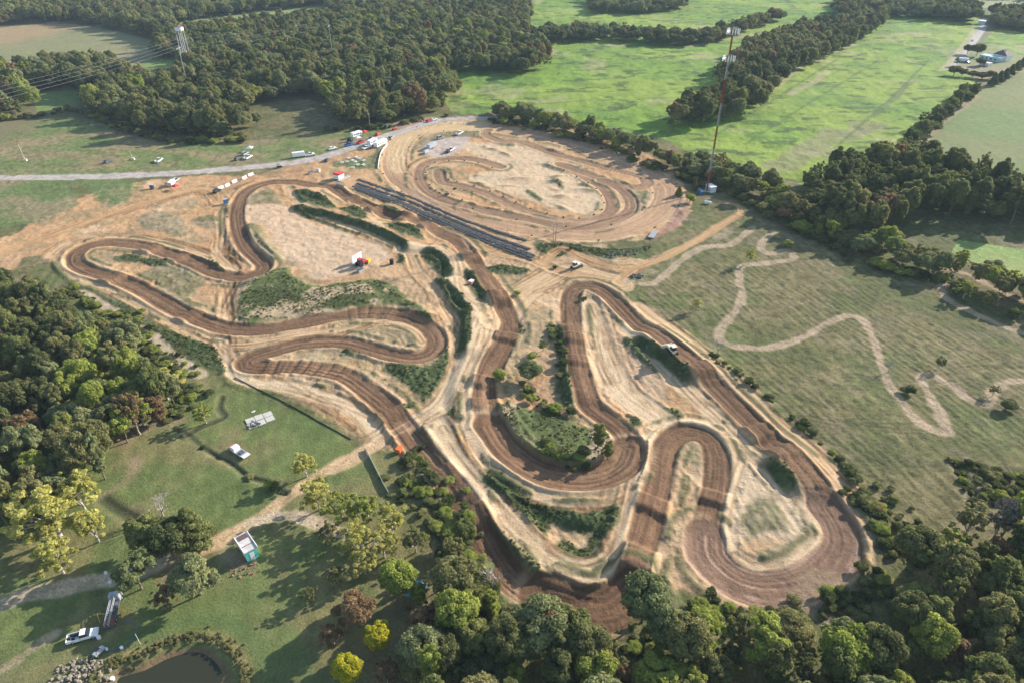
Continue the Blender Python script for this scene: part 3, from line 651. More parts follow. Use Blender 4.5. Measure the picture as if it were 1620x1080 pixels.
LM = {
 'dark green': leafmat('leaf_dark_green', (.125,.148,.062), (.205,.21,.085)),
 'green': leafmat('leaf_green', (.172,.202,.074), (.27,.278,.10)),
 'olive': leafmat('leaf_olive', (.215,.225,.09), (.30,.28,.12)),
 'grey green': leafmat('leaf_grey_green', (.215,.25,.108), (.31,.32,.15)),
 'yellow green': leafmat('leaf_yellow_green', (.29,.35,.075), (.39,.40,.11)),
 'yellow': leafmat('leaf_yellow', (.45,.44,.12), (.54,.49,.16)),
 'bright yellow': leafmat('leaf_bright_yellow', (.46,.44,.04), (.56,.49,.06)),
 'rusty brown': leafmat('leaf_rusty', (.24,.17,.09), (.36,.24,.13)),
 'grey': leafmat('twig_grey', (.20,.175,.145), (.27,.23,.185), .05),
 'weeds': leafmat('leaf_weeds', (.065,.09,.032), (.15,.16,.06)),
 'reeds': leafmat('leaf_reeds', (.20,.20,.08), (.26,.22,.09)),
}
M_BARK = mat('bark', (.17,.135,.10), .9, bump=.5)
M_PALE_BARK = mat('pale_bark', (.36,.32,.27), .9)

def prop(o, label=None, cat=None, group=None, kind=None):
    if label: o['label'] = label
    if cat: o['category'] = cat
    if group: o['group'] = group
    if kind: o['kind'] = kind
    return o
def new(name, data, parent=None, loc=None):
    o = bpy.data.objects.new(name, data); COL.objects.link(o)
    if parent: o.parent = parent
    if loc is not None: o.location = loc
    return o

# ------------------------------------------------------------------ foliage meshes
def leaf_mesh(name, cen, rad, n_per, size, seed, mt, flat=.75, per_tint=None):
    r = np.random.default_rng(seed); cs = []; ts = []
    nrm_l = []
    for k, (c, R) in enumerate(zip(cen, rad)):
        n = int(n_per*(R/np.mean(rad))**1.6)+6
        v = r.normal(size=(n, 3)); v /= np.linalg.norm(v, axis=1)[:, None]
        v[:, 2] = np.where(v[:, 2] < -.35, -v[:, 2], v[:, 2])
        rr = R*(.72+.36*r.random(n))[:, None]
        cs.append(np.array(c)+v*rr*np.array([1, 1, flat])); nrm_l.append(v)
        b = .5+.42*(r.random()-.5) if per_tint is None else per_tint[k]
        ts.append(np.clip(b+.55*(r.random(n)-.5), 0, 1))
    P = np.concatenate(cs); V = np.concatenate(nrm_l); T = np.concatenate(ts); n = len(P)
    N_ = V+r.normal(size=(n, 3))*.55; N_ /= np.linalg.norm(N_, axis=1)[:, None]
    A = np.cross(N_, r.normal(size=(n, 3))); A /= np.linalg.norm(A, axis=1)[:, None]; B = np.cross(N_, A)
    s = (size*(.6+.8*r.random(n)))[:, None]; A = A*s; B = B*s*.7
    co = np.stack([P-A-B*.3, P-B, P+A+B*.3, P+B], 1).reshape(-1, 3)
    me = mesh_np(name, co, np.arange(4*n).reshape(n, 4), False)
    a = me.color_attributes.new('tint', 'FLOAT_COLOR', 'POINT')
    t4 = np.repeat(T, 4)[:, None]*np.ones((1, 4)); a.data.foreach_set('color', t4.astype(np.float32).ravel())
    me.materials.append(mt); return me

def crown_shape(kind, seed, R=4.6, h=12.0):
    r = np.random.default_rng(seed); cen = []; rad = []
    if kind == 'broad':
        n = 34; zc_, zr = h*.63, h*.34
        for i in range(n):
            a = i*2.399+r.random()*.5; t = 1-2*(i+.5)/n; t = t*.9+.05
            q = math.sqrt(max(0, 1-t*t)); k = .60+.30*r.random()
            cen.append((R*q*k*math.cos(a), R*q*k*math.sin(a), zc_+zr*t*k)); rad.append(R*(.24+.15*r.random()))
        cen.append((0, 0, zc_)); rad.append(R*.45)
    elif kind == 'lobed':
        nl = 5
        for j in range(nl):
            a0 = j*2*math.pi/nl+r.random(); q0 = R*.52*(j > 0); z0 = h*(.50+.26*r.random()) if j else h*.74
            for i in range(9):
                a = r.random()*6.28; t = r.random()*1.6-.6; q = math.sqrt(max(0, 1-min(1, t*t)))
                cen.append((q0*math.cos(a0)+R*.36*q*math.cos(a), q0*math.sin(a0)+R*.36*q*math.sin(a), z0+h*.17*t)); rad.append(R*(.17+.12*r.random()))
    elif kind == 'tall':
        for i in range(30):
            t = (i+.5)/30; a = i*2.399; q = R*.55*math.sin(math.pi*min(1, .18+.82*(1-t)))**.7
            cen.append((q*(.4+.5*r.random())*math.cos(a), q*(.4+.5*r.random())*math.sin(a), h*(.2+.76*t))); rad.append(R*(.17+.13*r.random())*(1.15-.5*t))
    elif kind == 'conifer':
        for i in range(46):
            t = (i+.5)/46; a = i*2.399; q = R*.78*(1-t)**.75
            cen.append((q*.8*math.cos(a), q*.8*math.sin(a), h*(.12+.84*t))); rad.append(R*(.10+.17*(1-t)))
    elif kind == 'loose':
        for i in range(64):
            a = r.random()*6.28; q = R*math.sqrt(r.random())*.98; z = h*(.36+.58*r.random()*(1-.5*(q/R)**2))
            q *= .82+.18*math.sin(a*5+seed)
            cen.append((q*math.cos(a), q*math.sin(a), z)); rad.append(R*(.07+.10*r.random()))
    elif kind == 'shrub':
        for i in range(9):
            a = r.random()*6.28; q = R*.55*r.random()
            cen.append((q*math.cos(a), q*math.sin(a), h*(.3+.35*r.random()))); rad.append(R*(.35+.2*r.random()))
    return cen, rad

def tube(vs, fs, p0, p1, r0, r1, n=6):
    p0 = Vector(p0); p1 = Vector(p1); d = (p1-p0)
    if d.length < 1e-6: return
    z = d.normalized(); x = z.orthogonal().normalized(); y = z.cross(x); b = len(vs)
    for p, r in ((p0, r0), (p1, r1)):
        for i in range(n):
            a = 2*math.pi*i/n; q = p+x*(r*math.cos(a))+y*(r*math.sin(a)); vs.append((q.x, q.y, q.z))
    for i in range(n): fs.append([b+i, b+(i+1) % n, b+n+(i+1) % n, b+n+i])
    fs.append([b+n-1-i for i in range(n)]); fs.append([b+n+i for i in range(n)])
def poly_mesh(name, vs, fs, mt, smooth=False):
    me = bpy.data.meshes.new(name); me.from_pydata(vs, [], fs); me.materials.append(mt)
    if smooth:
        for p in me.polygons: p.use_smooth = True
    me.update(); return me
def trunk_mesh(cen, seed, h=12.0, thick=.28, mt=None):
    r = random.Random(seed); vs = []; fs = []; px = (0, 0, -.8); n = 5
    pts = [(0, 0, -.8)]+[(r.uniform(-.25, .25), r.uniform(-.25, .25), h*.62*i/n) for i in range(1, n+1)]
    for i in range(n): tube(vs, fs, pts[i], pts[i+1], thick*(1-i*.13), thick*(1-(i+1)*.13), 8)
    for c in cen[::max(1, len(cen)//14)]:
        k = min(n, max(1, int(c[2]/h/.62*n*.62))); p = pts[k]; mid = ((p[0]+c[0])*.5, (p[1]+c[1])*.5, p[2]+(c[2]-p[2])*.62)
        tube(vs, fs, p, mid, thick*.38, thick*.24, 5); tube(vs, fs, mid, c, thick*.24, thick*.07, 5)
    return poly_mesh('trunk', vs, fs, mt or M_BARK, True)
def bare_mesh(seed, h=9.0, R=3.6):
    r = random.Random(seed); vs = []; fs = []
    def grow(p, d, L, rad, lev):
        e = p+d*L; tube(vs, fs, p, e, rad, rad*.62, 5 if lev < 2 else 3)
        if lev >= 5: return
        for k in range(3 if lev else 5):
            nd = (d+Vector((r.uniform(-1, 1), r.uniform(-1, 1), r.uniform(-.35, .6)))*.75).normalized(); grow(p+d*L*r.uniform(.6, 1), nd, L*r.uniform(.58, .78), rad*.58, lev+1)
    grow(Vector((0, 0, -.3)), Vector((0, 0, 1)), h*.33, .22, 0)
    return poly_mesh('branches', vs, fs, M_PALE_BARK)

MESH = {}
def tree_data(kind, var, pal):
    key = (kind, var, pal)
    if key in MESH: return MESH[key]
    sk = (kind, var)
    if sk not in MESH:
        cen, rad = crown_shape(kind, 100+var*7+len(kind)); MESH[sk] = (cen, rad, trunk_mesh(cen, var+3, mt=M_PALE_BARK if kind == 'loose' else M_BARK))
    cen, rad, tm = MESH[sk]
    n = {'broad': 230, 'lobed': 160, 'tall': 190, 'conifer': 150, 'loose': 62, 'shrub': 420}[kind]
    sz = {'broad': .30, 'lobed': .29, 'tall': .27, 'conifer': .25, 'loose': .24, 'shrub': .42}[kind]
    MESH[key] = (leaf_mesh('crown', cen, rad, n, sz, 900+var, LM[pal]), tm); return MESH[key]
def make_tree(name, x, y, h, R, kind, var, pal, label, cat='tree', group=None, rz=None):
    z = gz(x, y)-.15
    e = new(name, None, None, (x, y, z)); e.empty_display_size = 1
    e.scale = (R/4.6, R/4.6, h/12.0); e.rotation_euler = (0, 0, rnd.uniform(0, 6.28) if rz is None else rz)
    cm, tm = tree_data(kind, var, pal)
    new('crown', cm, e); new('trunk', tm, e)
    prop(e, label, cat, group); return e

# ------------------------------------------------------------------ single trees, read off the photograph (crown centre px, py, radius px)
KIND_WORD = {'broad': 'broadleaf', 'lobed': 'spreading', 'tall': 'narrow', 'conifer': 'conical', 'loose': 'sparse', 'shrub': 'bushy'}
SINGLE = [
 (75,808,62,15,'loose','yellow','largest yellow sycamore with pale limbs on the left lawn'),
 (30,790,34,12,'loose','yellow','yellow tree leaning over the left picture edge beside the big yellow tree'),
 (118,770,30,13,'loose','yellow','yellow side tree between the big yellow tree and the dark woods'),
 (142,828,22,10,'loose','yellow','small yellow tree on the right flank of the big yellow tree'),
 (85,878,30,10,'loose','yellow','lower yellow tree on the lawn above the grey farm lane'),
 (298,828,40,12,'conifer','green','full dark green conifer beside the dirt lane at lower left'),
 (262,850,30,11,'broad','dark green','dark tree tucked left of the full conifer by the dirt lane'),
 (230,842,26,10,'broad','green','round green tree left of the conifer group by the farm lane'),
 (212,905,30,9,'lobed','grey green','pale feathery tree where the grey farm lane meets the dirt lane'),
 (306,908,37,10,'lobed','grey green','pale grey green round tree left of the white and teal shed'),
 (258,940,22,6,'loose','rusty brown','dark brown bush tree between the two pale trees near the farm lane'),
 (480,733,20,8,'loose','yellow','small yellow tree alone on the lawn above the dirt lane'),
 (500,782,27,9,'loose','yellow','yellow tree at the top of the yellow grove below the dirt lane'),
 (536,800,27,9,'loose','yellow green','pale yellow green tree in the grove under the white fence'),
 (580,800,24,9,'loose','yellow green','thin yellow green tree right beside the long fence end'),
 (618,815,24,9,'loose','yellow','yellow tree between the fence end and the brush strip'),
 (560,845,27,9,'loose','yellow','yellow tree in the middle of the yellow grove'),
 (604,855,25,9,'loose','yellow','right hand yellow tree in the middle of the grove'),
 (515,840,18,7,'loose','olive','olive bush tree at the left edge of the yellow grove'),
 (574,882,24,8,'loose','yellow','lowest yellow tree of the grove above the rusty tree'),
 (628,912,27,9,'broad','yellow green','bright lime green tree left of the blue tarp'),
 (560,965,33,9,'lobed','rusty brown','rusty brown round tree on the shaded lawn left of the blue tarp'),
 (525,1000,22,7,'loose','rusty brown','thin rusty tree on the lower left side of the brown round tree'),
 (597,1005,20,7,'broad','bright yellow','small bright yellow tree below the rusty round tree'),
 (548,1056,21,7,'broad','bright yellow','bright yellow tree at the bottom edge below the shaded lawn'),
 (488,938,13,5,'loose','olive','tiny thin tan tree alone right of the pond bank'),
 (532,905,16,6,'loose','olive','small sparse olive tree left of the lime green tree'),
 (655,850,20,8,'loose','olive','olive sapling in the thicket right of the yellow grove'),
 (665,985,24,8,'loose','rusty brown','orange brown thin tree over the small blue tarp'),
 (610,1060,22,7,'loose','rusty brown','brown thin tree at the bottom edge right of the bright yellow tree'),
 (720,975,26,9,'broad','grey green','grey green round tree right of the blue tarp'),
 (755,940,22,8,'loose','green','green tree on the edge of the thicket next to the brown track'),
 (715,870,22,8,'loose','olive','olive tree in the thicket beside the brown track'),
 (705,905,20,8,'broad','dark green','dark green tree in the thicket above the grey green round tree'),
 (735,840,18,7,'broad','green','green tree at the upper end of the thicket beside the track'),
 (750,1010,26,9,'broad','green','green tree right below the grey green round tree'),
 (700,1035,26,10,'broad','dark green','dark green tree under the small blue tarp'),
 (860,985,42,12,'broad','grey green','large pale willow at the foot of the brown track'),
 (905,1000,34,11,'broad','green','green companion on the right side of the large pale willow'),
 (820,990,28,10,'broad','grey green','pale green tree on the left side of the large willow'),
 (1022,950,36,12,'broad','grey green','pale willow standing just below the steep jump'),
 (1055,990,30,11,'broad','grey green','lower pale willow below the steep jump'),
 (955,1050,26,9,'tall','rusty brown','rusty tree at the bottom edge right of centre'),
 (985,1070,20,8,'tall','rusty brown','second rusty tree at the bottom edge right of centre'),
 (792,590,15,4.0,'shrub','yellow green','light green bush tree on the sweeping track near the middle of the circuit'),
 (838,585,18,6,'broad','grey green','grey green round bush tree in the middle of the circuit'),
 (842,560,10,3.2,'shrub','yellow green','small lime bush just above the grey green bush'),
 (860,545,9,4,'loose','green','small green sapling above the lime bush in mid circuit'),
 (818,463,7,2.4000000000000004,'shrub','yellow green','single tiny lime green bush on the sand above the circuit centre'),
 (948,690,19,8,'tall','green','tall green tree inside the big loop of the circuit'),
 (963,708,13,6,'tall','green','smaller green tree on the right of the tall big loop tree'),
 (925,715,12,4.0,'shrub','dark green','dark bush at the left foot of the tall big loop tree'),
 (1188,402,8,7,'loose','yellow','thin yellow sapling in the meadow beside the winding path'),
 (1247,384,9,4.0,'shrub','yellow green','small lime tree at the bend of the path by the dark woods'),
 (1103,478,8,6,'loose','yellow','lonely pale yellow sapling in the upper meadow'),
 (1242,336,11,6,'broad','rusty brown','rusty orange tree at the edge of the tree line near the radio mast'),
 (1530,455,15,7,'loose','yellow green','yellow green tree in the meadow beside the right hand path'),
 (1512,458,10,4.0,'shrub','dark green','dark green bush tree left of the yellow green meadow tree'),
 (1480,425,12,6,'loose','olive','olive tree by the meadow path near the right tree line'),
 (1565,470,12,6,'broad','olive','olive meadow tree close to the right tree line'),
 (1605,440,14,8,'loose','yellow green','yellow green tree at the right edge of the picture'),
 (1608,490,14,4.800000000000001,'shrub','dark green','dark bush tree at the right edge of the meadow'),
 (1440,612,12,3.2,'shrub','dark green','dark round bush inside the meadow path loop'),
 (1490,570,8,5,'loose','dark green','small dark sapling above the meadow path loop'),
 (1596,635,16,4.0,'shrub','dark green','dark bush tree at the right end of the winding meadow path'),
 (1575,615,8,4,'loose','olive','olive bush where the winding path meets the right edge'),
 (1365,790,12,3.2,'shrub','dark green','dark round bush on the grass just right of the last turn'),
 (1393,803,10,2.4000000000000004,'shrub','rusty brown','brown bush beside the dark round bush near the last turn'),
 (1460,868,34,11,'broad','dark green','dark tree at the upper corner of the lower right woods'),
 (1340,1030,40,12,'broad','yellow green','yellow green tree in the front of the lower right woods'),
 (1075,300,8,5,'conifer','green','small green cedar beside the radio mast compound'),
 (1092,312,9,4.800000000000001,'shrub','yellow green','light green bush tree left of the white mast shelter'),
 (1100,290,7,6,'conifer','dark green','dark cedar behind the radio mast compound'),
 (320,650,16,7,'loose','yellow green','light green tree on the lawn edge at the end of the sandy path'),
 (255,600,34,12,'loose','yellow','yellow green tree at the right front of the left woods'),
 (215,640,30,12,'loose','yellow green','yellow green tree in front of the left woods'),
 (180,560,30,12,'loose','olive','tall olive tree in the left woods near the sandy path'),
 (405,187,8,8,'broad','grey green','pale round tree at the front of the upper forest by the clearing'),
 (355,207,12,7,'broad','dark green','dark bushy tree at the meadow corner of the upper forest'),
]
TREES = []   # x, y, h, R, kind, pal, label, group
for px, py, rp, h, kind, pal, lab in SINGLE:
    x, y = G(px, py, h*.60)
    R = rp*(H-h*.6)/(F*SP+(py-540)*CP)
    TREES.append((x, y, h, R*(1.15 if kind == 'loose' else 1.05), kind, pal, lab, None))
for k, (px, py) in enumerate([(250,795),(778,905),(875,1035),(1410,575),(1138,545),(870,830+300)]):
    if py > 1080: continue
    lab = ['bare grey tree on the lawn left of the full conifer', 'bare pale tree at the edge of the brown track near the thicket', 'bare purplish tree among the willows at the bottom edge',
           'bare grey sapling in the meadow near the winding path', 'bare grey tree where the winding path meets the track edge'][k]
    h = [8, 9, 9, 5, 6][k]; x, y = G(px, py, h*.6)
    e = new('bare_tree', None, None, (x, y, gz(x, y))); s = h/9; e.scale = (s, s, s)
    new('branches', bare_mesh(70+k), e); prop(e, lab, 'tree')

def fill(poly, sp, seed, jit=.42):
    W = GW(poly); r = np.random.default_rng(seed); x0, y0 = W.min(0); x1, y1 = W.max(0)
    xs = np.arange(x0, x1, sp); yy = np.arange(y0, y1, sp*.88); X, Y = np.meshgrid(xs, yy); X = X+(np.arange(len(yy)) % 2)[:, None]*sp*.5
    X = (X+(r.random(X.shape)-.5)*sp*jit*2).ravel(); Y = (Y+(r.random(Y.shape)-.5)*sp*jit*2).ravel()
    m = inside(X, Y, W); return np.stack([X[m], Y[m]], 1)
PAL_FOREST = ['olive','green','olive','dark green','dark green','olive','green','grey green','olive','green','dark green','yellow green','green']
PAL_DARK = ['dark green','dark green','green','dark green','olive','green']
PAL_MIX = ['olive','green','yellow green','grey green','olive','dark green','green']
PAL_LOW = ['green','olive','dark green','green','grey green','dark green','yellow green','olive','green','green']
WOODS = [
 ('upper forest', [(-140,190),(0,190),(60,182),(112,172),(150,182),(205,205),(255,216),(330,222),(385,218),(396,176),(470,160),(512,172),(530,204),(600,200),(650,188),(705,178),(725,150),(700,118),(760,118),(828,122),(872,108),(868,95),(835,70),(838,20),(842,-40),(-140,-40)], 7.6, 14, PAL_FOREST),
 ('left woods', [(-150,470),(0,470),(60,476),(112,490),(150,520),(190,555),(240,600),(285,632),(290,660),(262,676),(225,690),(200,712),(178,752),(130,800),(90,830),(0,840),(-60,850),(-150,850)], 5.4, 12, PAL_MIX),
 ('lower right woods', [(1090,992),(1180,1000),(1270,1005),(1330,1035),(1405,1010),(1440,960),(1450,890),(1500,850),(1560,835),(1640,815),(1760,800),(1760,1190),(1090,1190),(960,1190),(900,1100),(1000,1060)], 5.6, 11, PAL_LOW),
 ('bottom thicket', [(640,930),(700,940),(760,960),(830,1000),(900,1040),(960,1060),(980,1190),(640,1190),(650,1060),(690,1010)], 5.6, 9, PAL_LOW),
 ('tree line by the oval', [(778,178),(830,186),(905,202),(965,222),(1030,240),(1075,262),(1120,262),(1165,275),(1215,300),(1262,325),(1300,352),(1352,372),(1400,385),(1460,412),(1530,430),(1600,455),(1700,490),(1700,520),(1600,480),(1500,445),(1420,425),(1340,400),(1260,362),(1225,335),(1160,305),(1105,285),(1040,262),(975,238),(900,215),(830,200),(775,188)], 5.4, 8.5, ['olive','green','grey green','olive','yellow green','olive']),
 ('dark woods on the right', [(1270,300),(1310,285),(1380,272),(1430,260),(1500,280),(1560,290),(1700,310),(1700,366),(1600,358),(1520,350),(1440,345),(1390,380),(1330,372),(1290,345)], 7.0, 14, PAL_DARK),
 ('wooded strip between the crop fields', [(1060,212),(1130,198),(1205,180),(1220,150),(1250,122),(1300,98),(1345,75),(1395,45),(1402,28),(1340,35),(1235,60),(1180,82),(1150,110),(1130,140),(1140,168),(1100,178),(1062,195)], 7.2, 14, ['grey green','olive','dark green','green']),
 ('far tree line', [(835,72),(900,70),(950,64),(1010,70),(1080,74),(1130,68),(1180,50),(1240,30),(1225,26),(1170,42),(1120,58),(1060,62),(1000,58),(940,52),(890,56),(840,58)], 7.5, 11, ['grey green','dark green','olive']),
 ('far tree line beyond the crops', [(935,22),(1010,22),(1080,16),(1090,4),(1060,-10),(930,-10)], 8, 12, ['grey green','dark green']),
 ('far woods at upper right', [(1320,28),(1400,26),(1460,30),(1520,35),(1545,36),(1545,14),(1480,4),(1400,0),(1320,2)], 8, 12, ['grey green','dark green','olive']),
 ('far woods at upper right', [(1568,46),(1640,50),(1700,52),(1700,20),(1568,18)], 8, 12, ['dark green','olive']),
 ('far woods at upper right', [(1250,-5),(1450,-12),(1700,2),(1700,-30),(1250,-40)], 8.5, 14, ['dark green','dark green']),
 ('hedgerow beside the pale field', [(1545,152),(1515,176),(1482,205),(1452,232),(1425,252),(1400,282),(1375,276),(1400,252),(1430,228),(1462,200),(1495,172),(1532,146)], 6.0, 10, ['olive','dark green','green']),
]
HOLES = [[(-60,50),(40,36),(120,36),(195,50),(262,72),(225,112),(100,114),(0,122),(-60,124)],
         [(185,116),(235,100),(285,95),(290,122),(215,142)], [(50,152),(110,142),(140,158),(125,184),(60,188)],
         [(262,38),(350,26),(515,8),(520,34),(420,46),(300,60)], [(395,166),(490,156),(530,172),(515,214),(415,224)]]
for wi, (wn_, poly, sp, hh, pals) in enumerate(WOODS):
    pts = fill(poly, sp, 40+wi)
    for hpoly in HOLES: pts = pts[~inside(pts[:, 0], pts[:, 1], GW(hpoly))]
    for x, y in pts:
        h = hh*rnd.uniform(.58, 1.30); nz = float(vnoise(np.array([x/28.]), np.array([y/28.]), 77)[0])
        pal = pals[int((nz*.75+rnd.random()*.35)*len(pals)) % len(pals)]
        if wn_ == 'left woods' and x > -92 and y < 190: pal = rnd.choice(['yellow green', 'olive', 'olive', 'yellow green'])
        if rnd.random() < .035: pal = 'rusty brown'
        kind = rnd.choices(['broad', 'lobed', 'tall', 'loose'], [6, 3, 2, 1.6])[0]
        if wn_ in ('lower right woods', 'bottom thicket') and rnd.random() < .12: pal = rnd.choice(['grey', 'rusty brown', 'olive']); kind = 'loose'
        R = sp*rnd.uniform(.48, .80)
        TREES.append((float(x), float(y), h, R, kind, pal, None, wn_))
# farm trees
for px, py, h, R, k in [(1532,80,8,4.5,'broad'),(1546,83,10,5,'broad'),(1511,112,7,5,'broad'),(1523,114,6,3.5,'broad'),(1552,98,6,4,'broad'),(1540,116,5,4,'broad'),(1556,118,5,5,'broad'),(1568,118,6,4,'broad'),(1515,98,7,3,'loose'),
                        (1572,128,9,4.5,'conifer'),(1581,124,9,4.5,'conifer'),(1590,120,9,4.5,'conifer'),(1599,114,9,4.5,'conifer'),(1608,108,9,4.5,'conifer'),(1617,102,9,4.5,'conifer')]:
    x, y = G(px, py+1, 3); TREES.append((x, y, h, R, k, 'dark green', None, 'farmstead'))
order = sorted(range(len(TREES)), key=lambda i: (TREES[i][6] is None and TREES[i][7] != 'farmstead', math.dist(TREES[i][:2]+(0,), (0, 0, H))/TREES[i][2]*12))
near, rest = order[:296], order[296:]
def where(x, y, wn_):
    u = x/(y*CP+H*SP)*F+810; v = F*(H*CP-y*SP)/(y*CP+H*SP)+540
    if wn_ == 'lower right woods':
        a = 'at right edge' if u > 1520 else 'by the shaded gap' if u > 1330 else 'below the last turn' if u > 1150 else 'near pale willows'
        b = 'bottom row' if v > 1040 else 'middle row' if v > 960 else 'front row'
        return a, b
    if wn_ == 'left woods':
        a = 'at left edge' if u < 80 else 'in the middle' if u < 180 else 'beside the sandy path'
        b = 'track side' if v < 560 else 'middle row' if v < 690 else 'lawn side'
        return a, b
    if wn_ == 'bottom thicket':
        return ('beside the small blue tarp' if u < 740 else 'left of the large willow' if u < 840 else 'under the large willow', 'along the bottom edge' if v > 1030 else 'in the upper rows')
    return ('left of the mast' if u < 1100 else 'right of the mast' if u < 1350 else 'towards the right picture edge', 'in the front row' if rnd.random() < .5 else 'in the back row')
def near_label(i):
    x, y, h, R, kind, pal, lab, g = TREES[i]
    if lab: return lab
    if g == 'farmstead': return 'dark conifer in the clipped row beside the far farmhouse' if kind == 'conifer' else 'dark round tree in the yard around the far farmhouse'
    sz = 'tall' if h > 12 else 'small' if h < 8.5 else 'medium'
    a, b = where(x, y, g)
    return f"{sz} {pal} {KIND_WORD[kind]} tree of the {g}, {a}, {b}"
LAB = {}
for i in near: LAB.setdefault(near_label(i), []).append(i)
FINAL = {}
for l, ids in LAB.items():
    ids.sort(key=lambda i: TREES[i][0]/TREES[i][1])
    words = {1: [''], 2: ['left', 'right'], 3: ['leftmost', 'middle', 'rightmost']}.get(len(ids)) or ['leftmost', 'second', 'third', 'fourth', 'fifth', 'sixth', 'seventh', 'eighth', 'ninth', 'tenth', 'eleventh', 'twelfth'][:len(ids)-1]+['rightmost']
    for w_, i in zip(words, ids): FINAL[i] = (w_+' '+l).strip()
for i in near:
    x, y, h, R, kind, pal, lab, g = TREES[i]; lab = FINAL[i]
    lab = ' '.join(lab.split()[:16])
    nm = {'broad': 'broadleaf_tree', 'lobed': 'broadleaf_tree', 'tall': 'broadleaf_tree', 'conifer': 'conifer_tree', 'loose': 'sparse_tree', 'shrub': 'bushy_tree'}[kind]
    make_tree(nm, x, y, h, R, kind, i % 4, pal, lab, 'tree', g and 'trees of the '+g)

# ------------------------------------------------------------------ uncountable growth: instances of the real crowns on points
def gn_scatter(name, pts, protos, label, cat, smin, smax, zs=None, seed=1, picks=None):
    """pts: world x,y,z,scale; protos: objects whose geometry is instanced"""
    me = bpy.data.meshes.new(name); me.vertices.add(len(pts)); P = np.array([p[:5] for p in pts], np.float32)
    me.vertices.foreach_set('co', P[:, :3].ravel())
    a = me.attributes.new('size', 'FLOAT_VECTOR', 'POINT'); S = np.stack([P[:, 3], P[:, 3], P[:, 4]], 1); a.data.foreach_set('vector', S.astype(np.float32).ravel())
    o = new(name, me); prop(o, label, cat, None, 'stuff')
    ng = bpy.data.node_groups.new(name+'_scatter', 'GeometryNodeTree')
    ng.interface.new_socket('Geometry', in_out='INPUT', socket_type='NodeSocketGeometry'); ng.interface.new_socket('Geometry', in_out='OUTPUT', socket_type='NodeSocketGeometry')
    N = ng.nodes; L = ng.links; gi = N.new('NodeGroupInput'); go = N.new('NodeGroupOutput')
    j = N.new('GeometryNodeJoinGeometry')
    for p in protos:
        oi = N.new('GeometryNodeObjectInfo'); oi.inputs['Object'].default_value = p; oi.inputs['As Instance'].default_value = True; oi.transform_space = 'ORIGINAL'
        L.new(oi.outputs['Geometry'], j.inputs[0])
    mp = N.new('GeometryNodeMeshToPoints'); L.new(gi.outputs[0], mp.inputs[0])
    ip = N.new('GeometryNodeInstanceOnPoints'); ip.inputs['Pick Instance'].default_value = True
    rp_ = np.random.default_rng(seed); pk = np.array(picks if picks is not None else rp_.integers(0, len(protos), len(pts)), np.int32)
    me.attributes.new('pick', 'INT', 'POINT').data.foreach_set('value', pk)
    ri = N.new('GeometryNodeInputNamedAttribute'); ri.data_type = 'INT'; ri.inputs[0].default_value = 'pick'
    rr = N.new('FunctionNodeRandomValue'); rr.data_type = 'FLOAT'; rr.inputs[2].default_value = 0; rr.inputs[3].default_value = 6.283; rr.inputs['Seed'].default_value = seed+5
    cx = N.new('ShaderNodeCombineXYZ'); L.new(rr.outputs[1], cx.inputs[2])
    na = N.new('GeometryNodeInputNamedAttribute'); na.data_type = 'FLOAT_VECTOR'; na.inputs[0].default_value = 'size'
    L.new(mp.outputs[0], ip.inputs['Points']); L.new(j.outputs[0], ip.inputs['Instance'])
    L.new(ri.outputs[0], ip.inputs['Instance Index']); L.new(cx.outputs[0], ip.inputs['Rotation']); L.new(na.outputs[0], ip.inputs['Scale'])
    L.new(ip.outputs[0], go.inputs[0])
    md = o.modifiers.new('scatter', 'NODES'); md.node_group = ng; return o
crowns = [o for o in COL.objects if o.name.split('.')[0] == 'crown']
def pick(pal, kinds, n):
    c = [o for o in crowns if o.data in [MESH[k][0] for k in MESH if len(k) == 3 and k[0] in kinds and k[2] == pal]]
    seen = []; out = []
    for o in c:
        if o.data not in seen: seen.append(o.data); out.append(o)
    return out[:n]
groups = {}
for i in rest:
    x, y, h, R, kind, pal, lab, g = TREES[i]
    groups.setdefault('woods', []).append((x, y, gz(x, y)-.2, R/4.6, h/12.0, pal))
K3 = ('broad', 'lobed', 'tall')
# one object; the tint patches of the forest come from the mixture of crowns it draws from
PR = []; SLOT = {}
for pal in ['dark green', 'green', 'olive', 'grey green', 'yellow green', 'rusty brown']:
    for o in pick(pal, K3, 4)+pick(pal, ('loose',), 1): SLOT.setdefault(pal, []).append(len(PR)); PR.append(o)
print('far trees', len(rest), 'protos', len(PR), {k: len(v) for k, v in SLOT.items()})
PK = [len(PR)-1-rnd.choice(SLOT.get(p[5], SLOT['olive'])) for p in groups['woods']]
gn_scatter('woodland', groups['woods'], PR, 'dense mixed green and olive woodland filling the upper left and the tree lines beyond the track', 'woodland', 1, 1, seed=3, picks=PK)

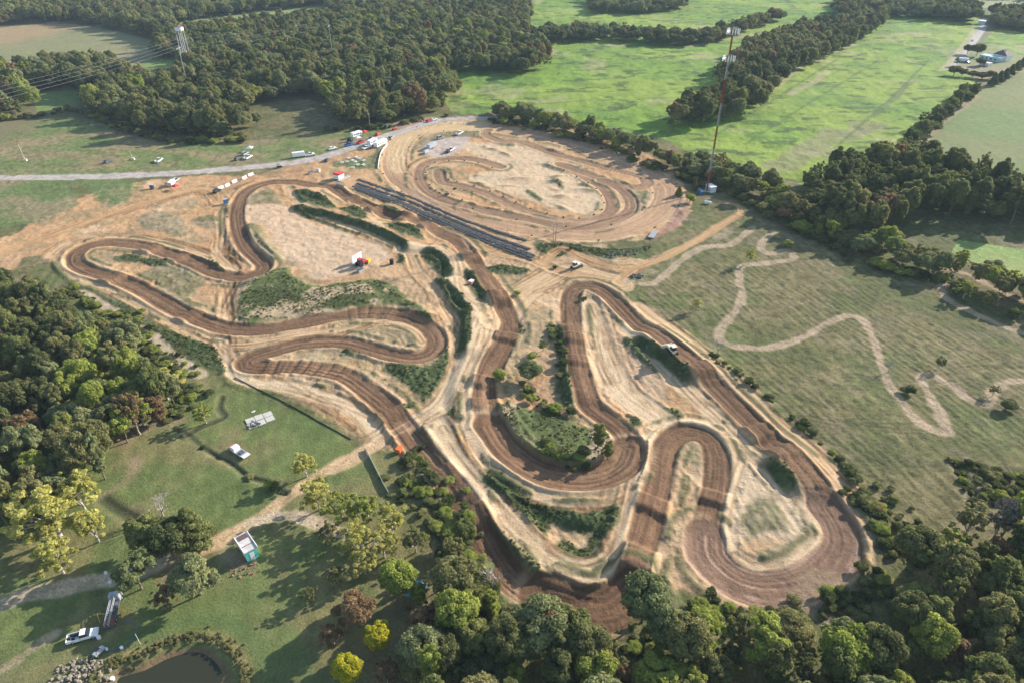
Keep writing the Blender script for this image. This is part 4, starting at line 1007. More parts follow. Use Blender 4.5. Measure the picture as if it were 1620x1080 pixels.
# shrubs used singly, also the source for the brush
SHR = []
def shrub(px, py, R, h, pal, lab, k=0):
    x, y = G(px, py); e = new('shrub', None, None, (x, y, gz(x, y)-.1)); e.scale = (R/4.6, R/4.6, h/12); e.rotation_euler[2] = px
    key = ('shrub', k, pal)
    if key not in MESH:
        cen, rad = crown_shape('shrub', 20+k, 4.6, 12.0); MESH[key] = (leaf_mesh('foliage', cen, rad, 70, .95, 30+k, LM[pal], flat=1.3), None)
    new('foliage', MESH[key][0], e); prop(e, lab, 'shrub'); SHR.append(e.children[0]); return e
shrub(905,395,1.5,1.6,'dark green','dark low shrub near the head of the tyre walls')
shrub(878,425,1.3,1.4,'weeds','dark weedy clump on the sand left of the white loader',1)
shrub(924,475,1.5,1.0,'weeds','dark low shrub on the inside tip of the hairpin',2)
shrub(1385,770,1.6,1.5,'olive','olive shrub on the grass bank beside the last turn',0)
shrub(1345,765,1.4,1.5,'green','green shrub along the bank above the last turn',1)
shrub(720,300,1.2,1.0,'reeds','dry tan clump inside the oval track',0)
def brush(name, lines, polys, protos, label, cat, dens, s0, s1, seed, zs=1.0):
    r = np.random.default_rng(seed); pts = []
    for ln, w in lines:
        W = smooth_line(GW(ln), False, 1.0); L = len(W)
        for k in range(int(L*w*dens)):
            i = r.integers(0, L); q = r.normal()*w*.38; a = r.random()*6.28
            x = W[i, 0]+q*math.cos(a); y = W[i, 1]+q*math.sin(a); s = s0+(s1-s0)*r.random()**1.5
            pts.append((x, y, gz(x, y)-.1, s/4.6, s*zs*(.7+.6*r.random())/12))
    for P, sp in polys:
        for x, y in fill(P, sp, seed+len(pts), .5):
            s = s0+(s1-s0)*r.random()**1.5; pts.append((x, y, gz(x, y)-.1, s/4.6, s*zs*(.7+.6*r.random())/12))
    return gn_scatter(name, pts, protos, label, cat, 1, 1, seed=seed)
SP_ = SHR[:5]+pick('yellow green', ('broad',), 1)
brush('undergrowth', [([(1120,560),(1160,590),(1205,622),(1262,668),(1320,722),(1365,780),(1390,820)], 1.6), ([(1350,790),(1385,820),(1400,860)], 7), 
      ([(640,740),(655,770),(680,790),(700,820),(720,850),(740,890),(762,930),(790,960)], 9), ([(655,720),(690,770),(720,800)], 3),
      ([(200,500),(250,560),(290,600),(300,640)], 7), ([(240,650),(270,660),(290,640)], 7), ([(1090,960),(1150,975),(1220,980),(1290,975),(1340,950),(1400,920)], 6),
      ([(110,455),(150,490),(190,520)], 5), ([(280,680),(330,715),(390,755),(450,782)], .5),
      ([(860,710),(900,735),(940,740)], 3), ([(835,610),(850,640),(880,655)], 4), ([(870,520),(885,560),(890,600)], 2.5), ([(700,820),(730,880),(770,930)], 5)],
      [([(1500,728),(1560,738),(1640,760),(1640,800),(1540,810),(1520,770)], 1.9), ([(1400,770),(1440,800),(1460,850),(1420,900),(1380,870)], 2.8), ([(640,960),(720,1000),(760,1080),(640,1080)], 3.2), ([(900,1022),(960,1004),(1012,980),(1072,978),(1060,1070),(920,1085)], 2.2)],
      SP_, 'tangled green and olive undergrowth along track edges, ditches and woods', 'undergrowth', .42, .7, 1.9, 4, 1.0)
# edge scrub of the northern forest and tree line
brush('scrub', [([(0,192),(60,185),(112,176),(165,192),(205,210),(255,222),(330,228),(395,222)], 7), ([(520,208),(600,204),(650,194),(705,184)], 4), ([(775,192),(905,218),(975,240),(1050,272),(1105,292),(1165,312),(1240,355),(1340,405),(1420,432),(1520,455)], 6)],
      [([(120,150),(200,140),(330,200),(395,215),(330,222),(205,205),(150,182)], 5.0)], SP_+pick('olive', ('loose',), 1), 'low olive and brown scrub at the foot of the forest edge and tree line', 'scrub', .10, 1.2, 3.6, 9, 1.15)
# weeds on the mounds
r_ = np.random.default_rng(8); wp = []
cand = np.argwhere(VEG > .55); cn = N_mid[cand[:, 0], cand[:, 1]]*.5+N_fine[cand[:, 0], cand[:, 1]]*.5; sel = cand[r_.random(len(cand)) < .55*np.clip((cn-.38)*5, .2, 1)]
for j, i in sel:
    x = RX0+(i+r_.random())*RS; y = RY0+(j+r_.random())*RS
    s = .18+.30*r_.random()**2.5; wp.append((x, y, float(HT[j, i])-.12, s/4.6, s*.9*(.6+.7*r_.random())/12))
print('weeds', len(wp))
def proto_shrub(pal, k): return [o for o in SHR if o.data == MESH[('shrub', k, pal)][0]][0]
gn_scatter('tall_weeds', wp, [proto_shrub('weeds', 1), proto_shrub('weeds', 2), proto_shrub('dark green', 0), proto_shrub('green', 1)], 'dark tufted weeds covering the mounds between the dirt lanes', 'weeds', 1, 1, seed=6)
# reeds round the pond
fw = GW(POND); W = smooth_line(fw, True, 1.0); rp = []
for k in range(700):
    i = int(r_.integers(0, len(W))); a = r_.random()*6.28; q = r_.normal()*.9
    cx_, cy_ = W.mean(0); d = W[i]-np.array([cx_, cy_]); d /= np.hypot(*d)
    x = W[i, 0]+d[0]*2.2+q*math.cos(a); y = W[i, 1]+d[1]*2.2+q*math.sin(a); s = .25+.3*r_.random(); rp.append((x, y, gz(x, y)-.1, s/4.6, s*1.6/12))
gn_scatter('reeds', rp, [proto_shrub('reeds', 0), proto_shrub('olive', 0)], 'tan and olive reeds ringing the dark pond', 'reeds', 1, 1, seed=8)
# ------------------------------------------------------------------ built objects
class MB:
    def __init__(s): s.v = []; s.f = []
    def box(s, x0, x1, y0, y1, z0, z1, tx=0, ty=0):     # tx, ty: inset of the top face
        b = len(s.v)
        s.v += [(x0,y0,z0),(x1,y0,z0),(x1,y1,z0),(x0,y1,z0),(x0+tx,y0+ty,z1),(x1-tx,y0+ty,z1),(x1-tx,y1-ty,z1),(x0+tx,y1-ty,z1)]
        s.f += [[b+3,b+2,b+1,b],[b+4,b+5,b+6,b+7],[b,b+1,b+5,b+4],[b+1,b+2,b+6,b+5],[b+2,b+3,b+7,b+6],[b+3,b,b+4,b+7]]; return s
    def tube(s, p0, p1, r0, r1=None, n=8): tube(s.v, s.f, p0, p1, r0, r0 if r1 is None else r1, n); return s
    def prof(s, pts, y0, y1, iny=0.0, zi=1e9):          # side profile (x,z) extruded over y; points above zi are drawn in by iny
        b = len(s.v); n = len(pts)
        for y, sg in ((y0, 1), (y1, -1)):
            for x, z in pts: s.v.append((x, y+sg*(iny if z > zi else 0), z))
        s.f.append([b+i for i in range(n)]); s.f.append([b+2*n-1-i for i in range(n)])
        for i in range(n): j = (i+1) % n; s.f.append([b+j, b+i, b+n+i, b+n+j])
        return s
    def quad(s, *p):
        b = len(s.v); s.v += list(p); s.f.append([b+i for i in range(len(p))]); return s
    def mesh(s, name, mt, bev=0.0):
        me = poly_mesh(name, s.v, s.f, mt)
        import bmesh
        bm = bmesh.new(); bm.from_mesh(me); bmesh.ops.recalc_face_normals(bm, faces=bm.faces)
        if bev: bmesh.ops.bevel(bm, geom=[e for e in bm.edges if e.calc_face_angle(0) > .5], offset=bev, segments=2, affect='EDGES', clamp_overlap=True)
        bm.to_mesh(me); bm.free(); return me
    def obj(s, name, mt, parent=None, bev=0.0): return new(name, s.mesh(name, mt, bev), parent)
WHITE = mat('white_paint', (.74,.74,.73), .4, var=.06); CREAM = mat('cream_paint', (.66,.60,.47), .5); RED = mat('red_paint', (.50,.035,.04), .45)
GLASS = mat('dark_glass', (.025,.03,.04), .12, spec=.7, var=.05); BLACKM = mat('black_paint', (.02,.02,.022), .4); RUB = mat('rubber', (.022,.022,.022), .85)
SILVER = mat('silver_paint', (.42,.44,.47), .35, .3); BLUE = mat('blue_paint', (.05,.14,.34), .45); DKGREY = mat('dark_grey_paint', (.09,.10,.115), .45)
STEEL = mat('galvanised_steel', (.38,.39,.40), .45, .5); WOOD = mat('weathered_wood', (.30,.22,.15), .85, bump=.4); CONC = mat('pale_concrete', (.46,.43,.38), .9, bump=.3, var=.2)
TEAL = mat('teal_paint', (.10,.50,.46), .5); ORANGE = mat('orange_paint', (.62,.13,.03), .5); YELLOW = mat('yellow_paint', (.65,.46,.03), .5); TYRE = mat('tyre_stack_rubber', (.105,.105,.11), .8, var=.5, scale=6)
CANVAS = mat('white_canvas', (.70,.70,.68), .8); TARP = mat('blue_tarp', (.045,.26,.50), .55, var=.3, bump=.6); ROCK = mat('pale_rock', (.235,.20,.155), .9, bump=.8, var=.3)
LBLUE = mat('pale_blue_metal', (.38,.50,.56), .4); SHING = mat('brown_shingle', (.12,.085,.085), .8, var=.25); GREEN = mat('tractor_green', (.03,.13,.04), .5); PINK = mat('faded_red_paint', (.55,.20,.17), .5)
TAILR = mat('red_lamp', (.35,.01,.01), .3); HEADL = mat('clear_lamp', (.7,.7,.66), .2)
WEATH = mat('weathered_roof_sheet', (.52,.47,.44), .6, var=.22, scale=1.2); TILE = mat('grey_roof', (.30,.28,.27), .8, var=.15)

def wheels(root, xs, w, r=.36, n=None):
    for x in xs:
        for sy in (-1, 1):
            t = MB().tube((x, sy*(w/2-.24), r), (x, sy*(w/2), r), r, r, 14).obj('wheel', RUB, root)
            MB().tube((x, sy*(w/2-.02), r), (x, sy*(w/2+.02), r), r*.55, r*.5, 10).obj('rim', STEEL, t)
def lamps(root, xf, xr, w, z):
    for sy in (-1, 1):
        MB().box(xf-.04, xf+.05, sy*w*.38-.16, sy*w*.38+.16, z-.09, z+.09).obj('headlight', HEADL, root)
        MB().box(xr-.05, xr+.04, sy*w*.40-.10, sy*w*.40+.10, z-.12, z+.14).obj('tail_light', TAILR, root)
def car(paint, suv=False):
    e = new('proto', None); w = 1.84; hh = 1.78 if suv else 1.46
    body = [(-2.3,.35),(2.3,.35),(2.38,.62),(2.25,.88),(1.0,1.0),(-2.1,1.02),(-2.36,.85),(-2.36,.5)]
    MB().prof(body, -w/2, w/2, .05, .8).obj('body', paint, e, .05)
    cab = [(.95,.99),(.25,hh),(-1.55 if not suv else -2.1,hh),(-2.0 if not suv else -2.28,.99)]
    MB().prof(cab, -w/2+.09, w/2-.09, .17, 1.2).obj('window', GLASS, e, .03)
    rf = [(.2,hh-.03),(.12,hh+.03),(-1.45 if not suv else -2.02,hh+.03),(-1.62 if not suv else -2.13,hh-.03)]
    MB().prof(rf, -w/2+.27, w/2-.27).obj('roof', paint, e)
    wheels(e, (1.45, -1.42), w); lamps(e, 2.33, -2.36, w, .72); return e
def pickup(paint, load=None):
    e = new('proto', None); w = 1.95
    MB().prof([(-.35,.5),(2.75,.5),(2.82,.8),(2.7,1.05),(1.35,1.18),(-.35,1.18)], -w/2, w/2, .05, 1.0).obj('body', paint, e, .05)
    MB().prof([(1.4,1.16),(.75,1.82),(-.3,1.82),(-.42,1.16)], -w/2+.08, w/2-.08, .15, 1.4).obj('window', GLASS, e, .03)
    MB().prof([(.72,1.8),(.66,1.87),(-.25,1.87),(-.3,1.8)], -w/2+.22, w/2-.22).obj('roof', paint, e)
    b = MB().box(-2.75,-.42,-w/2,w/2,.5,.72); b.box(-2.75,-.42,-w/2,-w/2+.09,.725,1.18).box(-2.75,-.42,w/2-.09,w/2,.725,1.18).box(-2.84,-2.752,-w/2,w/2,.5,1.16); b.obj('truck_bed', paint, e)
    if load:
        l = MB(); r = random.Random(5)
        for k in range(7): x = r.uniform(-2.5,-.8); y = r.uniform(-.6,.6); l.box(x-.2,x+.25,y-.15,y+.2,.75,.95+r.random()*.3)
        l.obj('load', load, e)
    wheels(e, (1.85, -1.75), w, .40); lamps(e, 2.78, -2.84, w, .85); return e
def camper(paint, L=8.0, stripe=None):
    e = new('proto', None); w = 2.45
    MB().prof([(-L/2,.55),(L/2,.55),(L/2+.5,1.5),(L/2+.35,2.75),(L/2-.2,3.0),(-L/2,3.0)], -w/2, w/2, .06, 2.8).obj('body', paint, e, .06)
    for k in range(4):
        x = -L/2+1.2+k*(L-2.4)/3
        for sy in (-1, 1): MB().box(x-.42, x+.42, min(sy*(w/2+.002), sy*(w/2+.03)), max(sy*(w/2+.002), sy*(w/2+.03)), 1.55, 2.15).obj('window', GLASS, e)
    MB().box(-.5,.5,-.35,.35,3.0,3.25,.1,.1).obj('roof_vent', CREAM, e); MB().box(.1,.75,-w/2-.03,-w/2-.002,.7,2.5).obj('door', stripe or SILVER, e)
    wheels(e, (-.9,-.1), w-.05, .36); MB().box(L/2+.2, L/2+1.4, -.08, .08, .5, .62).obj('tow_bar', BLACKM, e); return e
def box_trailer(paint, L=6.0):
    e = new('proto', None); w = 2.3
    MB().prof([(-L/2,.6),(L/2,.6),(L/2+.45,1.2),(L/2+.45,2.5),(L/2+.1,2.75),(-L/2,2.75)], -w/2, w/2, .04, 2.6).obj('body', paint, e, .04)
    MB().box(-L/2-.04,-L/2-.003,-.95,.95,.75,2.6).obj('rear_door', SILVER, e); MB().box(.2,.9,w/2+.003,w/2+.04,.8,2.4).obj('side_door', SILVER, e)
    wheels(e, (-.75,.1), w+.1, .34); MB().box(L/2+.3,L/2+1.5,-.07,.07,.5,.6).obj('tow_bar', BLACKM, e); return e
def canopy(cloth, s=3.0, h=2.5):
    e = new('proto', None)
    for x in (-s/2, s/2):
        for y in (-s/2, s/2): MB().tube((x,y,0),(x,y,h-.35),.035,.035,5).obj('leg', STEEL, e)
    m = MB(); a = s/2+.05
    m.v += [(-a,-a,h-.35),(a,-a,h-.35),(a,a,h-.35),(-a,a,h-.35),(0,0,h+.55),(-a,-a,h-.62),(a,-a,h-.62),(a,a,h-.62),(-a,a,h-.62)]
    m.f += [[0,1,4],[1,2,4],[2,3,4],[3,0,4],[0,5,6,1],[1,6,7,2],[2,7,8,3],[3,8,5,0]]
    m.obj('canopy_top', cloth, e); return e
def tractor(paint):
    e = new('proto', None)
    MB().prof([(.2,.7),(1.9,.75),(1.95,1.25),(.3,1.4)], -.42, .42).obj('hood', paint, e, .04)
    MB().prof([(.25,1.1),(.2,2.35),(-1.0,2.4),(-1.15,1.1)], -.62, .62, .06, 2).obj('cab', GLASS, e, .03)
    MB().box(-1.1,.25,-.68,.68,2.38,2.5).obj('roof', paint, e); MB().box(-1.2,.5,-.4,.4,.6,1.1).obj('chassis', BLACKM, e)
    for x, r in ((-.8,.75),(1.35,.45)):
        for sy in (-1,1): MB().tube((x,sy*.65,r),(x,sy*.98,r),r,r,16).obj('wheel', RUB, e)
    return e
def dozer(paint, blade=True):
    e = new('proto', None)
    for sy in (-1,1): MB().prof([(-1.9,.1),(1.7,.1),(2.1,.5),(1.7,.95),(-1.9,.95),(-2.2,.5)], sy*.95-.28, sy*.95+.28).obj('track', RUB, e, .06)
    MB().prof([(.1,.6),(2.0,.6),(2.05,1.55),(.1,1.75)], -.6, .6).obj('hood', paint, e, .05)
    MB().box(-1.7,.1,-.62,.62,.6,1.5).obj('body', paint, e, .04); MB().prof([(-1.5,1.5),(.15,1.5),(.05,2.7),(-1.4,2.7)], -.66,.66,.08,2).obj('cab', GLASS, e)
    MB().box(-1.6,.25,-.8,.8,2.7,2.85).obj('cab_roof', paint, e, .03)
    if blade:
        MB().prof([(2.75,.05),(2.95,.1),(2.8,.6),(3.0,1.15),(2.75,1.15),(2.6,.6)], -1.65,1.65).obj('blade', paint, e)
        for sy in (-1,1): MB().tube((0,sy*1.3,.6),(2.7,sy*1.3,.45),.08).obj('push_arm', DKGREY, e)
    return e
def utv(paint):
    e = new('proto', None)
    MB().prof([(-1.3,.4),(1.3,.4),(1.35,.75),(.5,.95),(-1.3,.95)], -.65,.65).obj('body', paint, e, .04)
    rc = MB()
    for y in (-.6,.6): rc.tube((.6,y,.9),(.2,y,1.85),.03,.03,5).tube((.2,y,1.85),(-.8,y,1.85),.03,.03,5).tube((-.8,y,1.85),(-.9,y,.9),.03,.03,5)
    rc.obj('roll_cage', BLACKM, e); MB().box(-.85,.25,-.62,.62,1.86,1.92).obj('roof', BLACKM, e); wheels(e, (.95,-.9), 1.5, .32); return e
PROTO = {}
def instance(fn, key, name, p0, p1, label, cat, group=None, at_h=0.0, sc=1.0, z_extra=0.0, heading=None):
    """put a thing with its nose towards pixel p1 and its middle at pixel p0"""
    x, y = G(*p0)
    if heading is None: a, b = G(*p1); rz = math.atan2(b-y, a-x)
    else: rz = heading
    if key not in PROTO: PROTO[key] = fn(); e = PROTO[key]; e.name = name
    else:
        src = PROTO[key]; e = src.copy(); COL.objects.link(e); e.name = name
        for ch in src.children:
            c = ch.copy(); COL.objects.link(c); c.parent = e
            for g in ch.children: d = g.copy(); COL.objects.link(d); d.parent = c
        for k in ('group',):
            if k in e: del e[k]
    e.location = (x, y, gz(x, y)+z_extra); e.rotation_euler = (0, 0, rz); e.scale = (sc, sc, sc); prop(e, label, cat, group); return e

# vehicles
V = instance
V(lambda: pickup(WHITE, BLACKM), 'pk_load', 'pickup_truck', (133,1008), (151,1003), 'white pickup truck with a cluttered bed on shaded grass by the pond', 'pickup', sc=.95)
V(lambda: car(DKGREY), 'car_dk', 'parked_car', (172,258), (180,255), 'dark car parked alone on the left meadow above the road', 'car')
V(lambda: pickup(WHITE), 'pk_w', 'pickup_truck', (252,256), (262,249), 'white pickup on the left meadow near the thin pole', 'pickup')
V(None, 'car_dk', 'parked_car', (377,253), (384,250), 'dark car at the left of the parked cluster on the meadow', 'car')
V(lambda: car(SILVER, True), 'suv_s', 'parked_car', (388,245), (396,241), 'silver van at the back of the parked cluster on the meadow', 'car')
V(None, 'pk_w', 'pickup_truck', (393,251), (402,246), 'white pickup in front of the silver van on the meadow', 'pickup')
V(lambda: canopy(CANVAS), 'can_w', 'canopy_tent', (396,240), (400,240), 'white canopy behind the parked cluster on the meadow', 'canopy')
V(lambda: box_trailer(WHITE), 'bt_w', 'box_trailer', (472,249), (486,247), 'white box trailer hitched to a pickup beside the road', 'trailer')
V(None, 'pk_w', 'pickup_truck', (490,247), (500,245), 'white pickup towing the box trailer beside the road', 'pickup')
V(lambda: car(WHITE), 'car_w', 'parked_car', (526,237), (534,235), 'white car parked on grass just above the road bend', 'car')
V(None, 'car_dk', 'parked_car', (517,255), (522,248), 'dark grey car standing on the road above the red hut', 'car')
V(lambda: utv(BLACKM), 'utv', 'utility_buggy', (442,266), (448,265), 'black buggy on the road edge over the first bend', 'buggy')
V(lambda: camper(WHITE, 6.5), 'camp_s', 'camper', (564,217), (574,214), 'short white camper nearest the trees in the pit row', 'camper')
V(lambda: canopy(RED), 'can_r', 'canopy_tent', (577,214), (580,213), 'red canopy beside the short white camper', 'canopy')
V(None, 'can_w', 'canopy_tent', (567,224), (572,223), 'white canopy in front of the red canopy in the pit row', 'canopy')
V(lambda: pickup(RED), 'pk_r', 'pickup_truck', (571,227), (578,224), 'bright red pickup beside the white canopy in the pit row', 'pickup')
V(lambda: tractor(GREEN), 'trac', 'tractor', (554,224), (558,222), 'green tractor left of the pit row canopies', 'tractor')
V(lambda: pickup(BLUE), 'pk_b', 'pickup_truck', (553,231), (561,229), 'blue pickup at the lower left of the pit row', 'pickup')
V(None, 'car_dk', 'parked_car', (589,220), (595,217), 'dark car right of the red canopy in the pit row', 'car')
V(lambda: car(RED), 'car_r', 'parked_car', (598,214), (603,211), 'dark red car at the right end of the pit row', 'car')
V(lambda: camper(WHITE, 9.5), 'camp_l', 'camper', (602,231), (610,227), 'longest white camper with four windows on the grass by the oval', 'camper')
V(None, 'camp_s', 'camper', (589,229), (597,225), 'short white camper tight behind the longest camper', 'camper')
V(None, 'pk_w', 'pickup_truck', (580,236), (574,238), 'white pickup in front of the long camper by the oval', 'pickup')
V(None, 'suv_s', 'parked_car', (619,220), (623,217), 'silver van at the roadside above the oval end', 'car')
V(None, 'car_dk', 'parked_car', (613,223), (616,221), 'dark car just behind the silver van above the oval end', 'car')
V(lambda: tractor(DKGREY), 'tracd', 'tractor', (611,204), (615,202), 'dark tractor under the forest edge by the light pole', 'tractor')
V(lambda: utv(RED), 'utvr', 'utility_buggy', (624,206), (628,205), 'dark red buggy next to the dark tractor at the forest edge', 'buggy')
V(None, 'car_r', 'parked_car', (679,193), (685,191), 'red car beside the dirt heap at the top of the oval', 'car')
V(None, 'car_w', 'parked_car', (686,191), (690,190), 'white car behind the red car at the top of the oval', 'car')
V(None, 'pk_w', 'pickup_truck', (727,213), (731,211), 'white pickup at the upper end of the oval infield paddock', 'pickup')
V(None, 'pk_w', 'pickup_truck', (714,239), (719,236), 'white pickup at the lower end of the oval infield paddock', 'pickup')
V(lambda: car(BLACKM, True), 'suv_b', 'parked_car', (710,241), (713,239), 'black car beside the lower infield pickup', 'car')
V(None, 'suv_s', 'parked_car', (697,220), (701,219), 'silver van in the middle of the infield paddock', 'car')
V(lambda: box_trailer(SILVER, 7), 'bt_s', 'box_trailer', (683,235), (689,232), 'grey box trailer at the left of the infield paddock', 'trailer')
V(None, 'bt_s', 'box_trailer', (674,243), (677,241), 'small grey trailer nearest the inner track of the oval', 'trailer', sc=.6)
V(None, 'suv_s', 'parked_car', (279,287), (284,284), 'silver van behind the red canopy on the dirt lot', 'car')
V(None, 'bt_w', 'box_trailer', (272,294), (277,289), 'white box trailer on the dirt lot left of the track', 'trailer', sc=.8)
V(None, 'can_r', 'canopy_tent', (278,300), (280,299), 'red canopy beside the white trailer on the dirt lot', 'canopy', sc=.9)
V(None, 'suv_b', 'parked_car', (344,304), (349,301), 'black car at the lower end of the row of white banners', 'car')
V(lambda: dozer(CREAM), 'doz', 'bulldozer', (1060,571), (1052,562), 'cream bulldozer standing on the long straight of the circuit', 'bulldozer')
V(lambda: dozer(CREAM, True), 'doz', 'bulldozer', (911,424), (919,420), 'cream bulldozer on the sand by the end of the tyre walls', 'bulldozer', sc=.95)

V(lambda: utv(BLACKM), 'utv', 'utility_buggy', (707,310), (712,309), 'small black buggy on the inside edge of the oval straight', 'buggy', sc=.8)
# track-side odds and ends
def small_box(paint, lid, sx, sy, h):
    def f():
        e = new('proto', None); MB().box(-sx/2,sx/2,-sy/2,sy/2,0,h,.05,.05).obj('body', paint, e, .05); MB().box(-sx/2-.06,sx/2+.06,-sy/2-.06,sy/2+.06,h,h+.12).obj('lid', lid, e)
        MB().box(sx/2+.002,sx/2+.04,-sy*.3,sy*.3,h*.15,h*.85).obj('door', BLACKM, e); return e
    return f
V(small_box(DKGREY, SILVER, 1.6, 1.4, 2.1), 'cab1', 'steel_cabinet', (241,299), (245,299), 'grey steel cabinet alone on the dirt lot left of the trailer', 'cabinet')
V(small_box(BLUE, SILVER, 1.8, 1.4, 1.8), 'cab2', 'pump_box', (358,323), (362,322), 'blue grey pump box at the outer edge of the first bend', 'pump box')
V(small_box(ORANGE, ORANGE, 1.6, 1.2, 1.1), 'cab3', 'orange_bin', (632,716), (635,712), 'orange bin in the grass below the track crossing', 'bin')
V(small_box(PINK, CANVAS, 1.7, 1.4, 1.2), 'cab4', 'marker_box', (746,454), (749,452), 'pale red box on the dark slope beside the centre straight', 'box')
V(small_box(BLACKM, BLACKM, 1.3, 1.3, 1.8), 'cab5', 'water_tank', (620,418), (622,414), 'black tank standing by the grassy ridge right of the sand pan', 'tank')
V(small_box(CREAM, SILVER, 1.5, 1.5, 1.4), 'cab6', 'marker_box', (504,272), (507,270), 'pale box at the start of the track beside the road', 'box')
V(small_box(SILVER, DKGREY, 2.4, 1.5, 1.0), 'cab7', 'generator_box', (492,275), (496,274), 'grey generator left of the pale box near the road', 'generator')
def banner():
    e = new('proto', None)
    MB().box(-1.5,1.5,-.04,.04,.25,1.25).obj('cloth', CANVAS, e)
    for x in (-1.4,0,1.4): MB().tube((x,.08,0),(x,.08,1.35),.04,.04,5).obj('stake', WOOD, e)
    MB().box(-1.5,1.5,-.5,-.06,.05,.32,0,.15).obj('straw_bale', CREAM, e)
    return e
for k, (p, q) in enumerate([((350,299),(355,297)),((360,295),(366,292)),((371,289),(377,286)),((387,283),(393,280)),((397,278),(403,276))]):
    V(banner if k == 0 else None, 'banner', 'track_banner', p, q, ['lowest','second','middle','fourth','highest'][k]+' white banner along the outside of the first bend', 'banner', 'white banners along the first bend', sc=1.05)
def bench():
    e = new('proto', None); MB().box(-.95,.95,-.4,.4,.72,.78).obj('table_top', CANVAS, e)
    for sy in (-1,1): MB().box(-.95,.95,sy*.75-.14,sy*.75+.14,.43,.48).obj('seat', CANVAS, e)
    for x in (-.7,.7):
        lg = MB(); lg.tube((x,-.8,.02),(x,.25,.72),.04,.04,5).tube((x,.8,.02),(x,-.25,.72),.04,.04,5); lg.obj('leg_frame', WOOD, e)
    return e
BP = [(280,604),(352,552),(430,545),(465,568),(512,588),(392,585),(338,596),(450,632),(508,632),(396,658),(300,600),(425,600)]
pos_w = ['far left','upper left','top','upper middle','right end','centre','left middle','lower middle','lower right','lowest','second left','central']
for k, (a, b) in enumerate(BP):
    if k == 10: continue
    V(bench if k == 0 else None, 'bench', 'picnic_table', (500+a/6.75, 170+b/6.75), (500+a/6.75+4, 170+b/6.75-(k % 3)), f'white picnic table, {pos_w[k]} of the set on grass above the red hut', 'picnic table', 'white picnic tables above the red hut', sc=.95)

# red start hut with its deck
x, y = G(542, 284); rz = math.atan2(*(np.array(G(560,277))-np.array(G(533,290)))[::-1])
e = new('start_hut', None, None, (x, y, gz(x, y))); e.rotation_euler[2] = rz; prop(e, 'red roofed start hut with a grey deck at the head of the tyre walls', 'hut')
MB().box(-2.4,1.6,.2,3.2,.5,2.7).obj('wall', WHITE, e); MB().prof([(-2.7,2.702),(1.9,2.702),(1.9,2.9),(-2.7,3.5)], -.2,3.4).obj('roof', RED, e)
MB().box(1.603,1.66,.8,2.4,1.2,2.2).obj('window', GLASS, e); MB().box(-3.6,4.6,-1.6,.19,.3,.5).obj('deck', CONC, e)
for x_ in (-3.3,-.5,2,4.3): MB().tube((x_,-1.5,-.4),(x_,-1.5,1.45),.06,.06,5).obj('post', STEEL, e)
MB().box(-3.6,4.6,-1.56,-1.5,1.36,1.46).obj('handrail', STEEL, e)

# starting gate beam under the deck
a = np.array(G(531,292)); b = np.array(G(545,298)); c = (a+b)/2
e = new('start_gate', None, None, (c[0], c[1], gz(*c))); e.rotation_euler[2] = math.atan2(*(b-a)[::-1]); L = float(np.hypot(*(b-a)))
prop(e, 'long pale steel start gate across the head of the start straight', 'gate')
MB().box(-L/2,L/2,-.15,.15,.05,.35).obj('base_beam', STEEL, e); 
for k in range(12): xk = -L/2+.3+k*(L-.6)/11; MB().box(xk-.03,xk+.03,-.02,.45,.35,.85,0,.1).obj('gate_bar', STEEL, e)

# the long tyre walls
def tyre_wall(pts, rows, label):
    W = smooth_line(GW(pts), False, 1.0); c = W.mean(0); z0 = gz(*c)
    vs = []; fs = []; r = random.Random(len(pts)+rows); base = [gz(*p) for p in W]; base = np.convolve(np.pad(base, 6, mode='edge'), np.ones(13)/13, 'valid')
    s = 0; nxt = 0
    for i in range(len(W)-1):
        seg = W[i+1]-W[i]; L = np.hypot(*seg); t = seg/L; n = np.array([-t[1], t[0]])
        while nxt < s+L:
            q = W[i]+t*(nxt-s)
            for row in range(rows):
                for lv in range(2 if r.random() < .8 else 1):
                    off = (row-(rows-1)/2)*.74+r.uniform(-.05,.05); px_, py_ = q+n*off; z = base[i]+lv*.26-.02; R = .36*r.uniform(.92,1.06)
                    b0 = len(vs); K = 10
                    for rr, zz in ((R,z),(R,z+.25),(R*.55,z+.26),(R*.5,z+.08)):
                        for j in range(K): a_ = 2*math.pi*j/K; vs.append((px_-c[0]+rr*math.cos(a_), py_-c[1]+rr*math.sin(a_), zz-z0))
                    for m in range(3):
                        for j in range(K): fs.append([b0+m*K+j, b0+m*K+(j+1) % K, b0+(m+1)*K+(j+1) % K, b0+(m+1)*K+j])
            nxt += .74
        s += L
    o = new('tyre_wall', poly_mesh('tyre_wall', vs, fs, TYRE), None, (c[0], c[1], z0)); prop(o, label, 'tyre wall', 'tyre walls between the circuit and the oval')
tyre_wall([(561,295),(620,317),(660,334),(720,358.5),(780,383),(845,409)], 4, 'widest grey tyre wall, lowest of the parallel rows beside the start straight')
tyre_wall([(566,291),(620,310),(664,326),(720,351),(780,376),(838,397)], 2, 'middle dark tyre wall between the widest one and the oval')
tyre_wall([(567,285),(620,303),(664,319),(720,343),(780,366),(832,383)], 2, 'highest dark tyre wall, nearest to the oval')
tyre_wall([(562,300),(620,323),(660,341),(720,364.5),(780,389.5),(843,414)], 1, 'thin dark tyre row along the orange lane under the widest wall')

